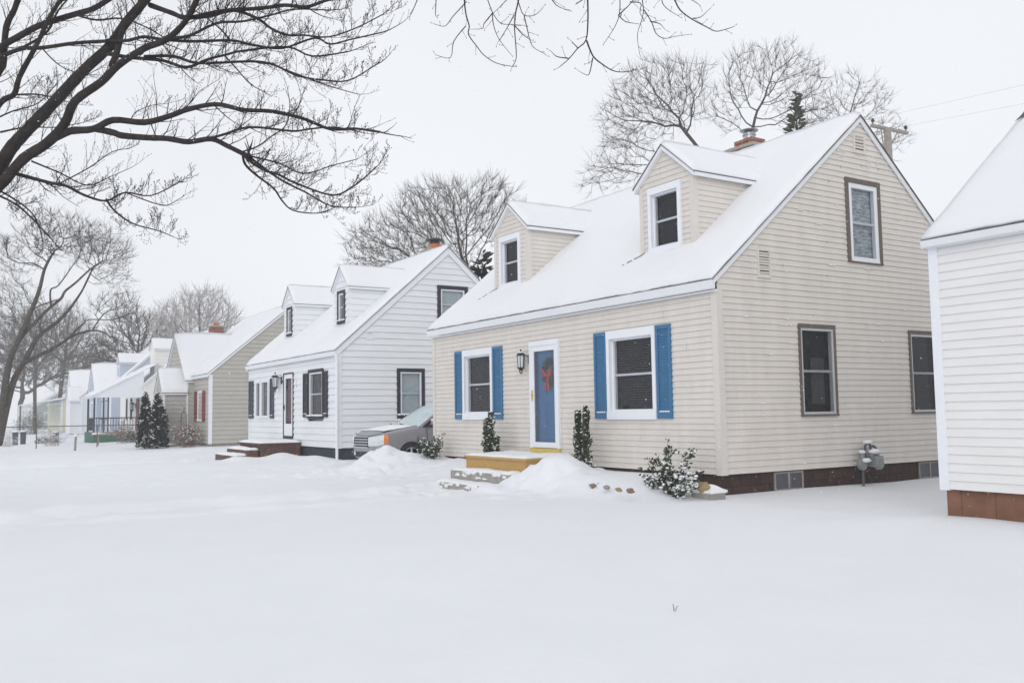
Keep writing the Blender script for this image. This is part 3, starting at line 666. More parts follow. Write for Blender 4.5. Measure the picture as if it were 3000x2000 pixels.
m = MB(); m.prism([(-50.8,-2.87,2.33),(-50.8,-.02,3.86),(-50.8,-.02,3.8),(-50.8,-2.87,2.27)],(3.25,0,0)); m.prism([(-47.66,-2.8,2.24),(-47.66,-.02,2.24),(-47.66,-.02,3.78),(-47.66,-2.8,2.29)],(.05,0,0)); m.box((-50.6,-2.8,2.2),(-47.67,-2.7,2.3))
pr = m.build('porch_roof','white_trim',R); m = MB(); snow_quad(m,(-50.8,-2.87,2.335),(-47.55,-2.87,2.335),(-47.55,.75,4.25),(-50.8,.75,4.25),.13,16,14,'ELR',seed=8); m.build('snow_cover','roof_snow',pr,smooth=True)
window(R,(-47.6,0),Y_,X_,.72,1.5,1.5,2.5,.08,'white_trim','white_trim','pane_far',dep=.045,rail=False)
for u in (-52.9,): window(R,P0,X_,-Y_,u,u+1.0,.9,2.3,.07,'white_trim','white_trim','pane_far',dep=.045)
for r in ((-53.4,-53.0,.9,2.25),(-51.8,-51.4,.9,2.25)): shutter(R,(0,-.028),X_,-Y_,*r,'black_trim',snow=False,slats=10)
m = MB(); m.box((-49.8,-.06,.2),(-48.9,.0,2.2)); m.build('door','maroon_door',R)
lantern(R,-50.3,1.75,0.,1.3,.2)

# ------------------------------------------------------------------ blue house
C5 = cape('blue_house','pale blue house with a steep front gable, beyond the porch house',-71.2,-60.5,7.6,3.0,6.55,.2,'blue_lap','white_trim','concrete',-.8,'white_trim',gutter='white_trim',snow_t=.14,zsid=-.25,front_ext=(-65.1,-60.5),nu=40)
R = C5.root
dormer(C5,-62.75,-61.2,.8,5.05,5.65,.2,'blue_lap','white_trim'); window(R,(0,.8),X_,-Y_,-62.4,-61.6,4.0,4.9,.08,'white_trim','white_trim','pane_far',dep=.045)
wing(C5,-68.9,-65.1,-.3,2.95,5.15,-.25,.2,'blue_lap','white_trim',snow_t=.14)
for u in (-64.6,-62.4): window(R,P0,X_,-Y_,u,u+1.2,.9,2.3,.08,'navy_trim','white_trim','pane_far',dep=.045)
window(R,(0,-.3),X_,-Y_,-67.8,-66.2,.9,2.3,.08,'white_trim','white_trim','pane_far',dep=.045)

# ------------------------------------------------------------------ far white house, yellow house, grey house
C6 = cape('far_white_house','white house with brown window, far down the row beyond the blue house',-85.6,-76,7.6,2.9,6.0,.25,'white_lap','white_trim','concrete',-.8,'white_trim',gutter='white_trim',snow_t=.15,zsid=-.3,nu=30)
R = C6.root
wing(C6,-84.4,-79.6,-.25,2.75,5.3,-.3,.25,'white_lap','white_trim',snow_t=.15)
wing(C6,-78.9,-76.4,-.8,2.5,3.6,-.3,.25,'white_lap','white_trim',yback=lambda z:-.01,snow_t=.14,name='entry_porch')
window(R,(0,-.25),X_,-Y_,-83.6,-81.6,.8,2.3,.1,'white_trim','white_trim','pane_mid',dep=.045)
window(R,(-76,0),Y_,X_,1.2,2.2,.9,2.3,.1,'white_trim','white_trim','pane_far',dep=.045)
C7 = cape('yellow_house','low pale yellow house with dark openings, next to last in the row',-104,-91,7.6,2.6,4.9,.25,'yellow_lap','white_trim','concrete',-.8,'white_trim',gutter='white_trim',snow_t=.16,zsid=-.3,nu=30)
R = C7.root
m = MB(); snow_quad(m,(-103,-3.2,2.45),(-90.4,-3.2,2.45),(-90.4,.3,3.0),(-103,.3,3.0),.16,20,8,'ELR',seed=4); pr = m.build('porch_roof','roof_snow',R,smooth=True)
for x in (-102.7,-98,-94,-90.8): MB().box((x-.07,-3.1,-.4),(x+.07,-2.95,2.45)).build('porch_post','white_trim',R)
for u in (-101,-97,-93.5): window(R,P0,X_,-Y_,u,u+1.8,.4,2.2,.1,'white_trim','white_trim','pane_far',dep=.045)
window(R,(-91,0),Y_,X_,1.2,2.6,.5,2.2,.1,'white_trim','white_trim','pane_far',dep=.045)
C8 = cape('grey_green_house','grey green house closing the far end of the row',-150,-126,9,2.3,5.2,.3,'grey_lap','white_trim','concrete',-1,'white_trim',gutter='white_trim',snow_t=.18,zsid=-.5,nu=30)
R = C8.root
for u in (-147,-141,-135,-130): window(R,P0,X_,-Y_,u,u+1.6,.5,1.9,.1,'white_trim','white_trim','pane_far',dep=.05)
window(R,(-126,0),Y_,X_,1.5,3.0,.5,1.9,.1,'white_trim','white_trim','pane_far',dep=.05); window(R,(-126,0),Y_,X_,5.5,7,.5,1.9,.1,'white_trim','white_trim','pane_far',dep=.05)

# ------------------------------------------------------------------ stoops
t = thing('front_stoop','wooden stoop with two concrete steps below the blue storm door',"stoop",(-5,-.6,-.4))
m = MB(); m.box((-6.1,-1.16,-.3),(-3.9,-1.12,.115)); m.box((-3.9,-1.16,-.3),(-3.86,-.72,.115)); m.box((-6.1,-1.12,-.3),(-6.06,-.06,.115))
m.box((-6.13,-1.2,.116),(-3.83,-.055,.155)); m.build('deck','new_wood',t)
m = MB(); m.box((-3.92,-.715,-.3),(-3.875,-.06,.114)); m.build('shadow_strip','gap_and_shadow',t)  # near-black strip painting the shadow below the deck snow
for (y0,y1,zt,zb_,xa,xb) in ((-1.5,-1.165,-.135,-.55,-6.15,-3.95),(-1.85,-1.505,-.345,-.6,-6.15,-3.95)):
    s = MB().box((xa,y0,zb_),(xb,y1,zt)).build('step','concrete',t)
    m = MB(); snow_quad(m,(xa+.02,y0+.02,zt),(xb-.02,y0+.02,zt),(xb-.02,y1,zt),(xa+.02,y1,zt),.05,40,6,'ELR',seed=y0,amp=.03,fall=.08)
    for k in range(16): q = rnd.random()**2; m.blob((xa+.1+(xb-xa-.2)*rnd.random(),y0-.004,zt-.005-.11*q),(rnd.uniform(.05,.15),.014,rnd.uniform(.015,.05)*(1-.5*q)),seed=k,n=9,m_=5,rough=.35)
    m.build('snow_cover','snow_clump',s,smooth=True)
m = MB(); snow_quad(m,(-6.1,-1.18,.156),(-3.85,-1.18,.156),(-3.85,-.08,.156),(-6.1,-.08,.156),.055,50,24,'ELR',seed=3,amp=.025,fall=.09); m.build('snow_cover','snow_clump',t,smooth=True)
t = thing('brick_stoop','brick stoop with two slab steps at the black and white door','stoop',(-20.6,-.7,-.4))
m = MB(); m.box((-21.9,-1.40,-.6),(-19.45,-.06,.06)); m.build('base','dark_brick',t)
MB().box((-21.95,-1.46,.061),(-19.4,-.055,.115)).build('slab','dark_brick',t)
for (y0,y1,zt) in ((-1.85,-1.465,-.1),(-2.25,-1.855,-.28)):
    s = MB().box((-21.9,y0,zt-.5),(-19.5,y1,zt)).build('step','dark_brick',t)
    m = MB(); snow_quad(m,(-21.88,y0+.03,zt),(-19.55,y0+.03,zt),(-19.55,y1+.02,zt),(-21.88,y1+.02,zt),.09,24,6,'ELR',seed=y0,amp=.03); m.build('snow_cover','snow_clump',s,smooth=True)
m = MB(); snow_quad(m,(-21.93,-1.44,.116),(-19.42,-1.44,.116),(-19.42,-.07,.116),(-21.93,-.07,.116),.085,30,16,'ELR',seed=9,amp=.025); m.build('snow_cover','snow_clump',t,smooth=True)

# ------------------------------------------------------------------ wreath on the blue door
t = thing('wreath','evergreen wreath with a red bow hanging on the blue door','wreath',(-4.74,.035,1.82))
m = MB()
for k in range(520):
    a = rnd.uniform(0,2*math.pi); r_ = .22+rnd.gauss(0,.035); p = V((-4.74+r_*math.cos(a),.03+rnd.uniform(-.025,.022),1.82+r_*math.sin(a)))
    d_ = V((rnd.uniform(-1,1),rnd.uniform(-.2,.2),rnd.uniform(-1,1))).normalized()*.05; o_ = d_.cross(Y_)*.16
    m.add([p-d_-o_,p+d_-o_*.2,p+d_+o_*.2,p-d_+o_],[(0,1,2,3)])
m.build('greenery','leaf_ever',t)
m = MB(); bx,by,bz = -4.80,-.004,1.77
for sg in (-1,1):
    m.prism([(bx,by,bz),(bx+sg*.15,by,bz+.14),(bx+sg*.165,by,bz+.0),(bx+sg*.07,by,bz-.045)],(0,.012,0))
    m.prism([(bx,by+.001,bz-.02),(bx+sg*.03+.02,by+.001,bz-.03),(bx+sg*.06+.04,by+.001,bz-.32),(bx+sg*.06-.05,by+.001,bz-.29)],(0,.010,0))
m.blob((bx,by+.002,bz),(.035,.014,.035)); m.build('bow','ribbon',t)

# ------------------------------------------------------------------ gas meter
t = thing('gas_meter','grey gas meter with snow on its pipes on the beige side wall','gas meter',(.1,3.4,-.35))
m = MB()
m.box((.06,3.42,-.02),(.24,3.70,.10)); m.box((.05,3.44,.10),(.25,3.68,.16)); m.lathe((.15,3.48,.16),[(.05,0),(.05,.05)],10); m.lathe((.15,3.63,.16),[(.05,0),(.05,.05)],10)
m.lathe((.20,3.56,.04),[(.11,0),(.11,.06),(.09,.08),(.02,.085)],16,axis='X'); m.build('meter_body','meter_grey',t)
m = MB(); m.lathe((.14,3.24,.03),[(.02,-.05),(.10,-.045),(.11,-.01),(.11,.01),(.10,.035),(.03,.05)],16,axis='X'); m.lathe((.14,3.24,.09),[(.04,0),(.04,.12),(.02,.14)],10); m.build('regulator','meter_grey',t)
m = MB(); m.tube([(.14,3.24,-.6),(.14,3.24,-.02)],.022,8); m.tube([(.14,3.30,.0),(.14,3.33,.05),(.14,3.33,.34),(.14,3.36,.375),(.14,3.46,.375),(.14,3.48,.35),(.14,3.48,.2)],.02,8)
m.tube([(.14,3.63,.2),(.14,3.63,.3),(.1,3.63,.33),(0,3.63,.33)],.02,8); m.build('pipe','dark_pipe',t)
MB().tube([(.10,3.39,-.05),(.10,3.39,.36)],.018,8).build('riser','copper_pipe',t)
m = MB(); m.blob((.14,3.41,.41),(.05,.13,.035),1); m.blob((.15,3.57,.24),(.10,.15,.05),2); m.blob((.14,3.24,.245),(.06,.07,.03),3); m.blob((.2,3.27,.10),(.07,.1,.04),4); m.build('snow_cover','snow_clump',t,smooth=True)

# ------------------------------------------------------------------ stones at the bed
for k,(px,py,rr,mt_,lb) in enumerate(((1737,1422,.085,'stone_rust','rusty stone in the snow bank, first in the line beside the stoop mound'),(1752,1420,.075,'stone_grey','pale stone touching the rusty one in the snow bank'),(1777,1427,.085,'stone_grey','grey flat stone in the middle of the line in the snow bank'),(1813,1434,.075,'stone_tan','small brown stone, lowest in the snow bank line'),(1846,1437,.095,'stone_rust','pinkish stone nearest the wide holly in the snow bank line'))):
    p = on(2,-.2,px,py); rr *= .8; o = MB().blob(p,(rr,rr*.8,rr*.55),seed=k,n=8,m_=5,rough=.3).build('stone',mt_); tag(o,lb,'stone','stones in the snow bank')
p = on(1,-.5,2060,1428)
o = MB().blob(p,(.12,.10,.085),seed=4,n=9,m_=6,rough=.3).build('rock','stone_tan'); tag(o,'yellow tan rock leaning on the snowy block at the corner','rock')
c_ = on(1,-.34,2086,1434)-Z_*.075; t = thing('edging_block','grey edging block under a snow cap at the beige house corner','block',(c_.x,c_.y,c_.z-.2))
MB().box((c_.x-.28,c_.y-.16,c_.z-.25),(c_.x+.14,c_.y+.14,c_.z+.03)).build('block','concrete',t)
m = MB(); snow_quad(m,(c_.x-.34,c_.y-.20,c_.z+.031),(c_.x+.17,c_.y-.18,c_.z+.031),(c_.x+.17,c_.y+.16,c_.z+.031),(c_.x-.34,c_.y+.16,c_.z+.031),.13,16,12,'ETLR',seed=2,amp=.05,fall=.17); m.build('snow_cover','snow_clump',t,smooth=True)

# ------------------------------------------------------------------ minivan
def van(name, label, org, paint, rot=0., lod=False):
    t = thing(name, label, 'minivan', org); ox,oy,oz = org
    def P(x,f,z): return V((ox+x,oy+f,oz+z))
    st = [(-.02,.60,.30,.70),(.02,.72,.25,.84),(.10,.82,.22,.93),(.25,.89,.2,.985),(.55,.935,.2,1.04),(.95,.95,.2,1.10),(1.25,.955,.2,1.14),(2.2,.96,.2,1.14),(3.6,.96,.2,1.14),(4.7,.95,.2,1.14),(5.05,.9,.25,1.1),(5.12,.84,.32,1.0)]
    m = MB(); ring = []
    for f,w_,a,b in st:
        h = [(w_*.80,a),(w_*.97,a+.1*(b-a)),(w_,a+.35*(b-a)),(w_*.995,a+.6*(b-a)),(w_*.985,a+.8*(b-a)),(w_*.93,b-.035),(w_*.80,b-.005),(w_*.45,b+.03)]
        pts = [P(x,f,z) for x,z in h]+[P(-x,f,z) for x,z in h[::-1]]; ring.append(pts)
    n = len(ring[0])
    vs = [p for r_ in ring for p in r_]; fs = [(i*n+k,i*n+(k+1)%n,(i+1)*n+(k+1)%n,(i+1)*n+k) for i in range(len(st)-1) for k in range(n)]
    fs += [tuple(range(n))[::-1], tuple((len(st)-1)*n+k for k in range(n))]
    m.add(vs,fs); b = m.build('body',paint,t,smooth=True); sb_ = b.modifiers.new('smooth','SUBSURF'); sb_.levels = 2; sb_.render_levels = 2
    m = MB(); N = 9; base = []; top = []
    for i in range(N):
        u = -1+2*i/(N-1); base.append(P(.87*u,.95+.36*u*u,1.10-.0*u*u)); top.append(P(.71*u,2.0+.14*u*u,1.68-.05*u*u))
    rear = [P(.68*(-1+2*i/(N-1)),4.75,1.66-.05*(-1+2*i/(N-1))**2) for i in range(N)]
    mid = [P(.73*(-1+2*i/(N-1)),3.2,1.73-.05*(-1+2*i/(N-1))**2) for i in range(N)]
    vs = top+mid+rear; fs = [(i,i+1,N+i+1,N+i) for i in range(N-1)]+[(N+i,N+i+1,2*N+i+1,2*N+i) for i in range(N-1)]
    m.add(vs,fs)
    for sg in (-1,1):
        tt = top[0 if sg < 0 else -1]; bb = base[0 if sg < 0 else -1]; rr = rear[0 if sg < 0 else -1]; mm_ = mid[0 if sg < 0 else -1]
        m.tube([bb-Z_*.02+X_*sg*.02,tt],.045,6); m.tube([tt,mm_,rr],.04,6); m.tube([rr,P(sg*.9,5.0,1.1)],.06,6)
        for f in (2.25,3.5): m.tube([P(sg*.93,f,1.1),P(sg*.735,f+.03,1.66)],.03,6)
    m.quad(*[rear[0],rear[-1],P(.9,5.02,1.1),P(-.9,5.02,1.1)])
    for sg in (-1,1):   # wheel arch lips
        for f in (1.0,4.05): m.tube([P(sg*.955,f+.40*math.cos(q*math.pi/12),.33+.40*math.sin(q*math.pi/12)) for q in range(13)],.028,6)
    b = m.build('cabin',paint,t,smooth=True)
    if hasattr(b.data,'set_sharp_from_angle'): b.data.set_sharp_from_angle(angle=math.radians(35))
    MB().add(base+top,[(i,i+1,N+i+1,N+i) for i in range(N-1)]).build('windshield','frost_glass',t,smooth=True)
    m = MB()
    for sg in (-1,1):
        tt = top[0 if sg < 0 else -1]; rr = rear[0 if sg < 0 else -1]; bb = base[0 if sg < 0 else -1]; mm_ = mid[0 if sg < 0 else -1]
        m.quad(bb+X_*sg*.03,tt,mm_,rr,P(sg*.915,4.95,1.09),P(sg*.93,2.5,1.09))
    m.build('side_window','car_black',t)
    g = MB(); 
    for k in range(4): g.box(P(-.42,-.045,.57+k*.072),P(.42-.0*k,-.018,.618+k*.072))
    gr = g.build('grille','car_black',t)
    g = MB()
    for k in range(5): g.box(P(-.46,-.055,.548+k*.072),P(.46,-.02,.572+k*.072))
    g.build('grille_bar','chrome',gr)
    for sg in (-1,1):
        cv = [(.47,-.035,.60,.835),(.62,-.02,.60,.845),(.74,.035,.605,.86),(.835,.115,.615,.88),(.895,.235,.64,.90),(.925,.36,.67,.915),(.945,.48,.72,.92)]
        def lamp(c, nm, mt_, par):
            vs = [P(sg*(x+.012),f-.012,z) for x,f,za,zb in c for z in (za,(za+zb)/2,zb)]; k_ = len(c)
            vs = [v+V((sg*.012,-.012,0)) if i%3 == 1 else v for i,v in enumerate(vs)]
            fs = [(i*3+q,(i+1)*3+q,(i+1)*3+q+1,i*3+q+1) for i in range(k_-1) for q in (0,1)]
            vs += [P(sg*(x-.05),f+.05,z) for x,f,za,zb in c for z in (za,zb)]; o_ = k_*3
            fs += [(i*3,(i+1)*3,o_+(i+1)*2,o_+i*2) for i in range(k_-1)]+[(i*3+2,(i+1)*3+2,o_+(i+1)*2+1,o_+i*2+1) for i in range(k_-1)]
            return MB().add(vs,fs).build(nm,mt_,par,smooth=False)
        h_ = lamp(cv[:5],'headlight','lamp_clear',t); lamp(cv[4:6],'turn_signal','lamp_amber',h_)
        MB().lathe(P(sg*.5,-.0,.36),[(.06,-.03),(.06,.02)],12,axis='Y').build('fog_lamp','lamp_clear',t)
        m = MB(); m.blob(P(sg*1.07,1.62,1.2),(.10,.07,.085),1,10,7,.03); m.tube([P(sg*.92,1.6,1.15),P(sg*1.03,1.62,1.18)],.03,6); mi = m.build('mirror',paint,t,smooth=True)
        MB().blob(P(sg*1.07,1.61,1.275),(.09,.06,.035),2).build('snow_cover','snow_clump',mi,smooth=True)
        m = MB()
        for f in (1.0,4.05):
            m.add([P(sg*.962,f,.33)]+[P(sg*.962,f+.40*math.cos(q*math.pi/12),.33+.40*math.sin(q*math.pi/12)) for q in range(-1,14)],[(0,i,i+1) for i in range(1,15)])
        m.build('wheel_arch','car_black',t)
        for f in (1.0,4.05):
            w_ = MB().lathe(P(sg*.88,f,.33),[(.20,-.1),(.33,-.09),(.335,0),(.33,.095),(.225,.105),(.22,.09)],28,axis='X').build('wheel','tyre',t,smooth=True)
            m = MB(); m.lathe(P(sg*.88,f,.33),[(.21,sg*.09),(.225,sg*.102),(.20,sg*.10),(.19,sg*.05)],24,axis='X')
            for q in range(5):
                a = q*2*math.pi/5+.3; m.tube([P(sg*.975,f+.04*math.cos(a),.33+.04*math.sin(a)),P(sg*.972,f+.2*math.cos(a),.33+.2*math.sin(a))],[.035,.025],6)
            m.lathe(P(sg*.975,f,.33),[(.06,-.02),(.06,.01)],12,axis='X'); m.build('rim','steel',w_)
    m = MB()
    for sg in (-1,1):
        m.tube([P(sg*w_*.845,f,b_-.008) for f,w_,a_,b_ in st[3:7]],.006,4); m.tube([P(sg*.962,1.52,.30),P(sg*.963,1.5,.75),P(sg*.948,1.46,1.06)],.006,4); m.tube([P(sg*.962,2.9,.30),P(sg*.963,2.9,.75),P(sg*.948,2.9,1.09)],.006,4)
    m.tube([P(x,f+.006,z) for x,f,z in ((-.84,.17,.94),(-.7,.08,.915),(-.4,.02,.875),(0,.0,.865),(.4,.02,.875),(.7,.08,.915),(.84,.17,.94))],.007,4)
    m.build('panel_gap','car_black',t,kind='stuff')
    m = MB()
    for sg in (-1,1):
        for x,f,z,r_ in ((.58,.02,.73,.07),(.72,.06,.735,.06),(.81,.14,.75,.045)): m.lathe(P(sg*x,f-.035,z),[(r_,.0),(r_*.9,.012),(r_*.5,.0)],12,axis='Y')
    m.build('reflector','chrome',t,kind='stuff')
    m = MB(); m.box(P(-.62,-.05,.30),P(.62,-.015,.335)); m.box(P(-.4,-.048,.345),P(.4,-.016,.44)); m.build('lower_intake','car_black',t)
    m = MB()
    for sg in (-.1,.55): m.tube([P(sg-.0,.99+.3*sg*sg,1.115),P(sg-.45,1.06,1.18)],.012,5)
    m.build('wiper','car_black',t)
    m = MB(); sg_ = []
    for j in range(12):
        for i in range(13):
            u = -1+2*i/12; f = .26+.68*j/11; w_ = .80; zb_ = .985+.115*(f-.25)/.7+.02
            sg_.append(P(u*w_,f+.25*u*u*(j/11),zb_+.018*(1-u*u)+.012+.012*noise.noise(V((u*3,f*4,1)))-(.02 if abs(u) > .9 or j in (0,) else 0)))
    m.add(sg_,[(j*13+i,j*13+i+1,j*13+14+i,j*13+13+i) for j in range(11) for i in range(12)]); m.build('snow_cover','snow_clump',t,smooth=True)
    return t
van('minivan','silver minivan with an orange turn signal parked in the driveway behind the snow pile',(-12.95,-.55,-.43),'car_paint')
# ------------------------------------------------------------------ snowy ground
def gauss(x, y, cx, cy, sx, sy): return math.exp(-((x-cx)/sx)**2-((y-cy)/sy)**2)
def ground_z(x, y):
    z = -.42+.09*sm(-3,0,y)
    if y > -8 and x > -11: z += .27*sm(-1.75,-.2,y)*sm(-10.0,-9.3,x)*(1-sm(-1.3,.05,x))
    z += -.03*sm(-.6,.3,y)*sm(.0,.4,x)*(1-sm(3.2,3.8,x))+.03*sm(2.5,4,x)*sm(-2,0,y)
    z += .40*gauss(x,y,-3.1,-.95,.50,.42)+.22*gauss(x,y,-3.65,-1.35,.55,.4)+.14*gauss(x,y,-2.3,-1.0,.8,.5)
    r = math.hypot((x+10.1)/(.78 if x < -10.1 else .66),(y+1.2)/.78); z += .69*math.exp(-r**1.45)
    z += .05*gauss(x,y,-11.8,-1.9,1.2,.9)+.06*gauss(x,y,-14.8,-.6,1.3,1.0)
    z += .18*gauss(x,y,-18.6,-1.0,.75,.5)+.12*gauss(x,y,-19.0,-2.1,.6,.5)+.10*gauss(x,y,-17,-.5,.7,.4)
    # shovelled walk to the steps, driveway ruts, far walks
    for xl,xr,ye,dp in ((-5.95,-3.95,-1.9,.11),(-21.9,-19.4,-2.3,.10),(-36.6,-35.2,-1.6,.08),(-28.4,-26.2,4,.15)):
        if xl-1 < x < xr+1 and y < ye+.6:
            wv = .10*noise.noise(V((y*.5,xl,0)))
            k = sm(xl-.05,xl+.06,x+wv)*(1-sm(xr-.06,xr+.05,x+wv))*(1-sm(ye-.2,ye+.5,y)); z -= dp*k
            z += .085*(gauss(x+wv,0,xr+.17,0,.16,1)+gauss(x+wv,0,xl-.18,0,.16,1))*(1-sm(ye-.2,ye+.5,y))*(.6+.8*noise.noise(V((y*.9,xl,2))))
    dv = sm(-16.6,-15.8,x)*(1-sm(-10.4,-9.7,x)); rough = 0.
    if dv > 0 and y < 8: z -= .05*dv; rough = max(rough,.5*dv*(1-sm(2,6,y)))
    for xl,xr in ((-6.2,-3.7),(-22.2,-19.2)): rough = max(rough,.55*sm(xl-.4,xl+.2,x)*(1-sm(xr-.2,xr+.4,x))*(1-sm(-2.2,-1.5,y)))
    rough = max(rough,1.1*gauss(x,y,-9.9,-1.3,2.2,1.5),1.0*gauss(x,y,-3.3,-1.2,1.0,.7))
    if rough > .02:
        q = noise.noise(V((x*1.9,y*1.9,0)))*.06+(abs(noise.noise(V((x*3.6,y*3.6,8))))-.2)*.10+noise.noise(V((x*8,y*8,3)))*.05+max(0,noise.noise(V((x*3.1+9,y*3.1,5)))-.28)*.12
        z += rough*q
    for (a,b,s_,d_) in DENTS.get((int(x//1),int(y//1)),()): z -= d_*math.exp(-((x-a)**2+(y-b)**2)/(s_*s_))
    z += .030*noise.noise(V((x*.35,y*.35,7)))+.010*noise.noise(V((x*1.3,y*1.3,1)))
    return z
DENTS = {}
for k in range(420):   # boot prints and clods in the trodden snow
    if k < 150: x, y = rnd.uniform(-16,-9.9), rnd.uniform(-11,-1.5)
    elif k < 250: x, y = rnd.uniform(-6.2,-3.7), rnd.uniform(-10.5,-1.9)
    elif k < 330: x, y = rnd.gauss(-10.4,1.2), rnd.gauss(-1.6,.9)
    elif k < 370: x, y = rnd.gauss(-3.4,.6), rnd.gauss(-1.5,.5)
    else: x, y = rnd.uniform(-29,-17), rnd.uniform(-9,-1.5)
    s_ = rnd.uniform(.07,.17); d_ = (.055 if rnd.random() < .55 else -.05)*rnd.uniform(.5,1.3)
    if k >= 370: s_ *= 1.6
    for i in range(int((x-.6)//1),int((x+.6)//1)+1):
        for j in range(int((y-.6)//1),int((y+.6)//1)+1): DENTS.setdefault((i,j),[]).append((x,y,s_,d_))
def axis(segs):
    out = []
    for a,b,st in segs:
        n = max(1,round((b-a)/st)); out += [a+(b-a)*i/n for i in range(n)]
    return out+[segs[-1][1]]
gx = axis([(-300,-60,8),(-60,-27,.8),(-27,-17,.22),(-17,-13,.15),(-13,-1,.07),(-1,7,.13),(7,12,.25),(12,60,3)])
gy = axis([(-100,-14,5),(-14,-3.6,.2),(-3.6,.6,.07),(.6,1.2,.12),(1.2,9,.35),(9,100,5)])
vs = [(x,y,ground_z(x,y)) for y in gy for x in gx]; W = len(gx)
fs = [(j*W+i,j*W+i+1,(j+1)*W+i+1,(j+1)*W+i) for j in range(len(gy)-1) for i in range(W-1)]
m = MB(); m.add(vs,fs); g = m.build('snowy_ground','snow',smooth=True,kind='structure')
# dry weed stalk poking out of the lawn
p = on(2,-.42,1975,1790); p.z = ground_z(p.x,p.y)
m = MB(); m.tube([p,p+V((-.01,0,.05))],.0025,4); m.tube([p+V((.012,.0,.0)),p+V((.03,.0,.035)),p+V((.045,0,.045))],.002,4); m.tube([p+V((-.005,0,.015)),p+V((.015,.0,.02))],.002,4)
tag(m.build('weed_stalk','dark_pipe'),'tiny dry weed stalk poking out of the smooth foreground snow','weed')

# ------------------------------------------------------------------ shrubs
def shrub(name, label, cat, base, clumps, leaf, nleaf, lsize, snow, stems=6, group=None, stem_m='bark_mid', snow_r=.05):
    """clumps: (dx,dy,z0,z1,rx,ry) columns / lobes of small leaves on stems, snow lodged on top"""
    t = thing(name, label, cat, base, group); b = V(base); ml, ms, mw = MB(), MB(), MB()
    for c,(dx,dy,z0,z1,rx,ry,ld) in enumerate(clumps):
        o = b+V((dx,dy,0)); lean = V((ld,0,0))
        for s in range(stems):
            e = o+V((rnd.uniform(-1,1)*rx*.7,rnd.uniform(-1,1)*ry*.7,z0+(z1-z0)*rnd.uniform(.6,1)))+lean*rnd.uniform(.6,1.1)
            ms.tube([b+V((dx*.3+rnd.uniform(-.04,.04),dy*.3,-.15)),(b+V((dx*.6,dy*.6,0))+e)/2+V((0,0,-.05)),e],[.012,.009,.004],4)
        k = int(nleaf)
        for i in range(k):
            u = rnd.random(); a = rnd.uniform(0,2*math.pi); q = math.sqrt(rnd.random())*(1-.45*u*u)
            cl = .75+.5*noise.noise(V((a*1.2,u*5,c*7)))
            p = o+lean*u+V((math.cos(a)*rx*q*cl,math.sin(a)*ry*q*cl,z0+(z1-z0)*u))
            n_ = V((rnd.uniform(-1,1),rnd.uniform(-1,1),rnd.uniform(-.3,1))).normalized(); t1 = n_.orthogonal().normalized(); t1 = (t1*math.cos(i)+n_.cross(t1)*math.sin(i)); t2 = n_.cross(t1); L = lsize*rnd.uniform(.6,1.3)
            ml.add([p-t1*L*.5,p+t2*L*.28,p+t1*L*.5,p-t2*L*.28],[(0,1,2,3)])
            if rnd.random() < snow:
                mw.blob(p+V((0,0,L*.3)),(snow_r*rnd.uniform(.3,1),snow_r*rnd.uniform(.3,1),snow_r*.4*rnd.uniform(.5,1)),seed=i,n=5,m_=3)
    ms.build('stems',stem_m,t); ml.build('leaves',leaf,t); mw.build('snow_cover','snow_clump',t,smooth=True,kind='stuff')
    return t
def sprig_shrub(name, label, cat, base, arms, leaf, lsize, group=None):
    """arms: (dx, height, snow) ends of the main branches, side sprigs along each"""
    t = thing(name,label,cat,base,group); b = V(base); ml, ms, mw = MB(), MB(), MB()
    def sprig(p0, p1, w, sn, n):
        md = p0.lerp(p1,.5)+V((rnd.gauss(0,.02),rnd.gauss(0,.02),-.12*abs(p1.x-p0.x))); ms.tube([p0,md,p1],[w,w*.7,w*.3],4)
        for i in range(n):
            u = rnd.uniform(.2,1.03); p = (p0.lerp(md,u*2) if u < .5 else md.lerp(p1,u*2-1))+V((rnd.gauss(0,.02),rnd.gauss(0,.02),rnd.gauss(0,.018)))
            d = V((rnd.uniform(-1,1),rnd.uniform(-1,1),rnd.uniform(-.3,1))).normalized(); y = d.orthogonal().normalized(); y = y*math.cos(i)+d.cross(y)*math.sin(i); L = lsize*rnd.uniform(.6,1.2)
            ml.add([p,p+d*L*.5+y*L*.28,p+d*L,p+d*L*.5-y*L*.28],[(0,1,2,3)])
            if rnd.random() < sn: mw.blob(p+Z_*.018,(.045*rnd.uniform(.4,1),.045*rnd.uniform(.4,1),.022*rnd.uniform(.5,1.1)),seed=i,n=6,m_=4,rough=.3)
    for dx,hh,sn in arms:
        o = b+V((dx*.12+rnd.gauss(0,.03),rnd.gauss(0,.05),-.08)); e = b+V((dx,rnd.gauss(0,.14),hh)); sprig(o,e,.009,sn*.7,36)
        for k in range(5):
            f = rnd.uniform(.35,.9); p = o.lerp(e,f)+Z_*(-.1*abs(dx)*(1-f)); L = .22*rnd.uniform(.5,1.1)
            sprig(p,p+V((dx*.4+rnd.gauss(0,.5),rnd.gauss(0,.6),.6+rnd.gauss(0,.35))).normalized()*L,.004,sn*.6,15)
    ms.build('stems','bark_mid',t); ml.build('leaves',leaf,t); mw.build('snow_cover','snow_clump',t,smooth=True,kind='stuff'); return t
def gb(px, py, z): p = on(2,z,px,py); return (p.x,p.y,p.z)
def gy_(px, y): p = on(1,y,px,1350); return (p.x,y,ground_z(p.x,y)-.02)
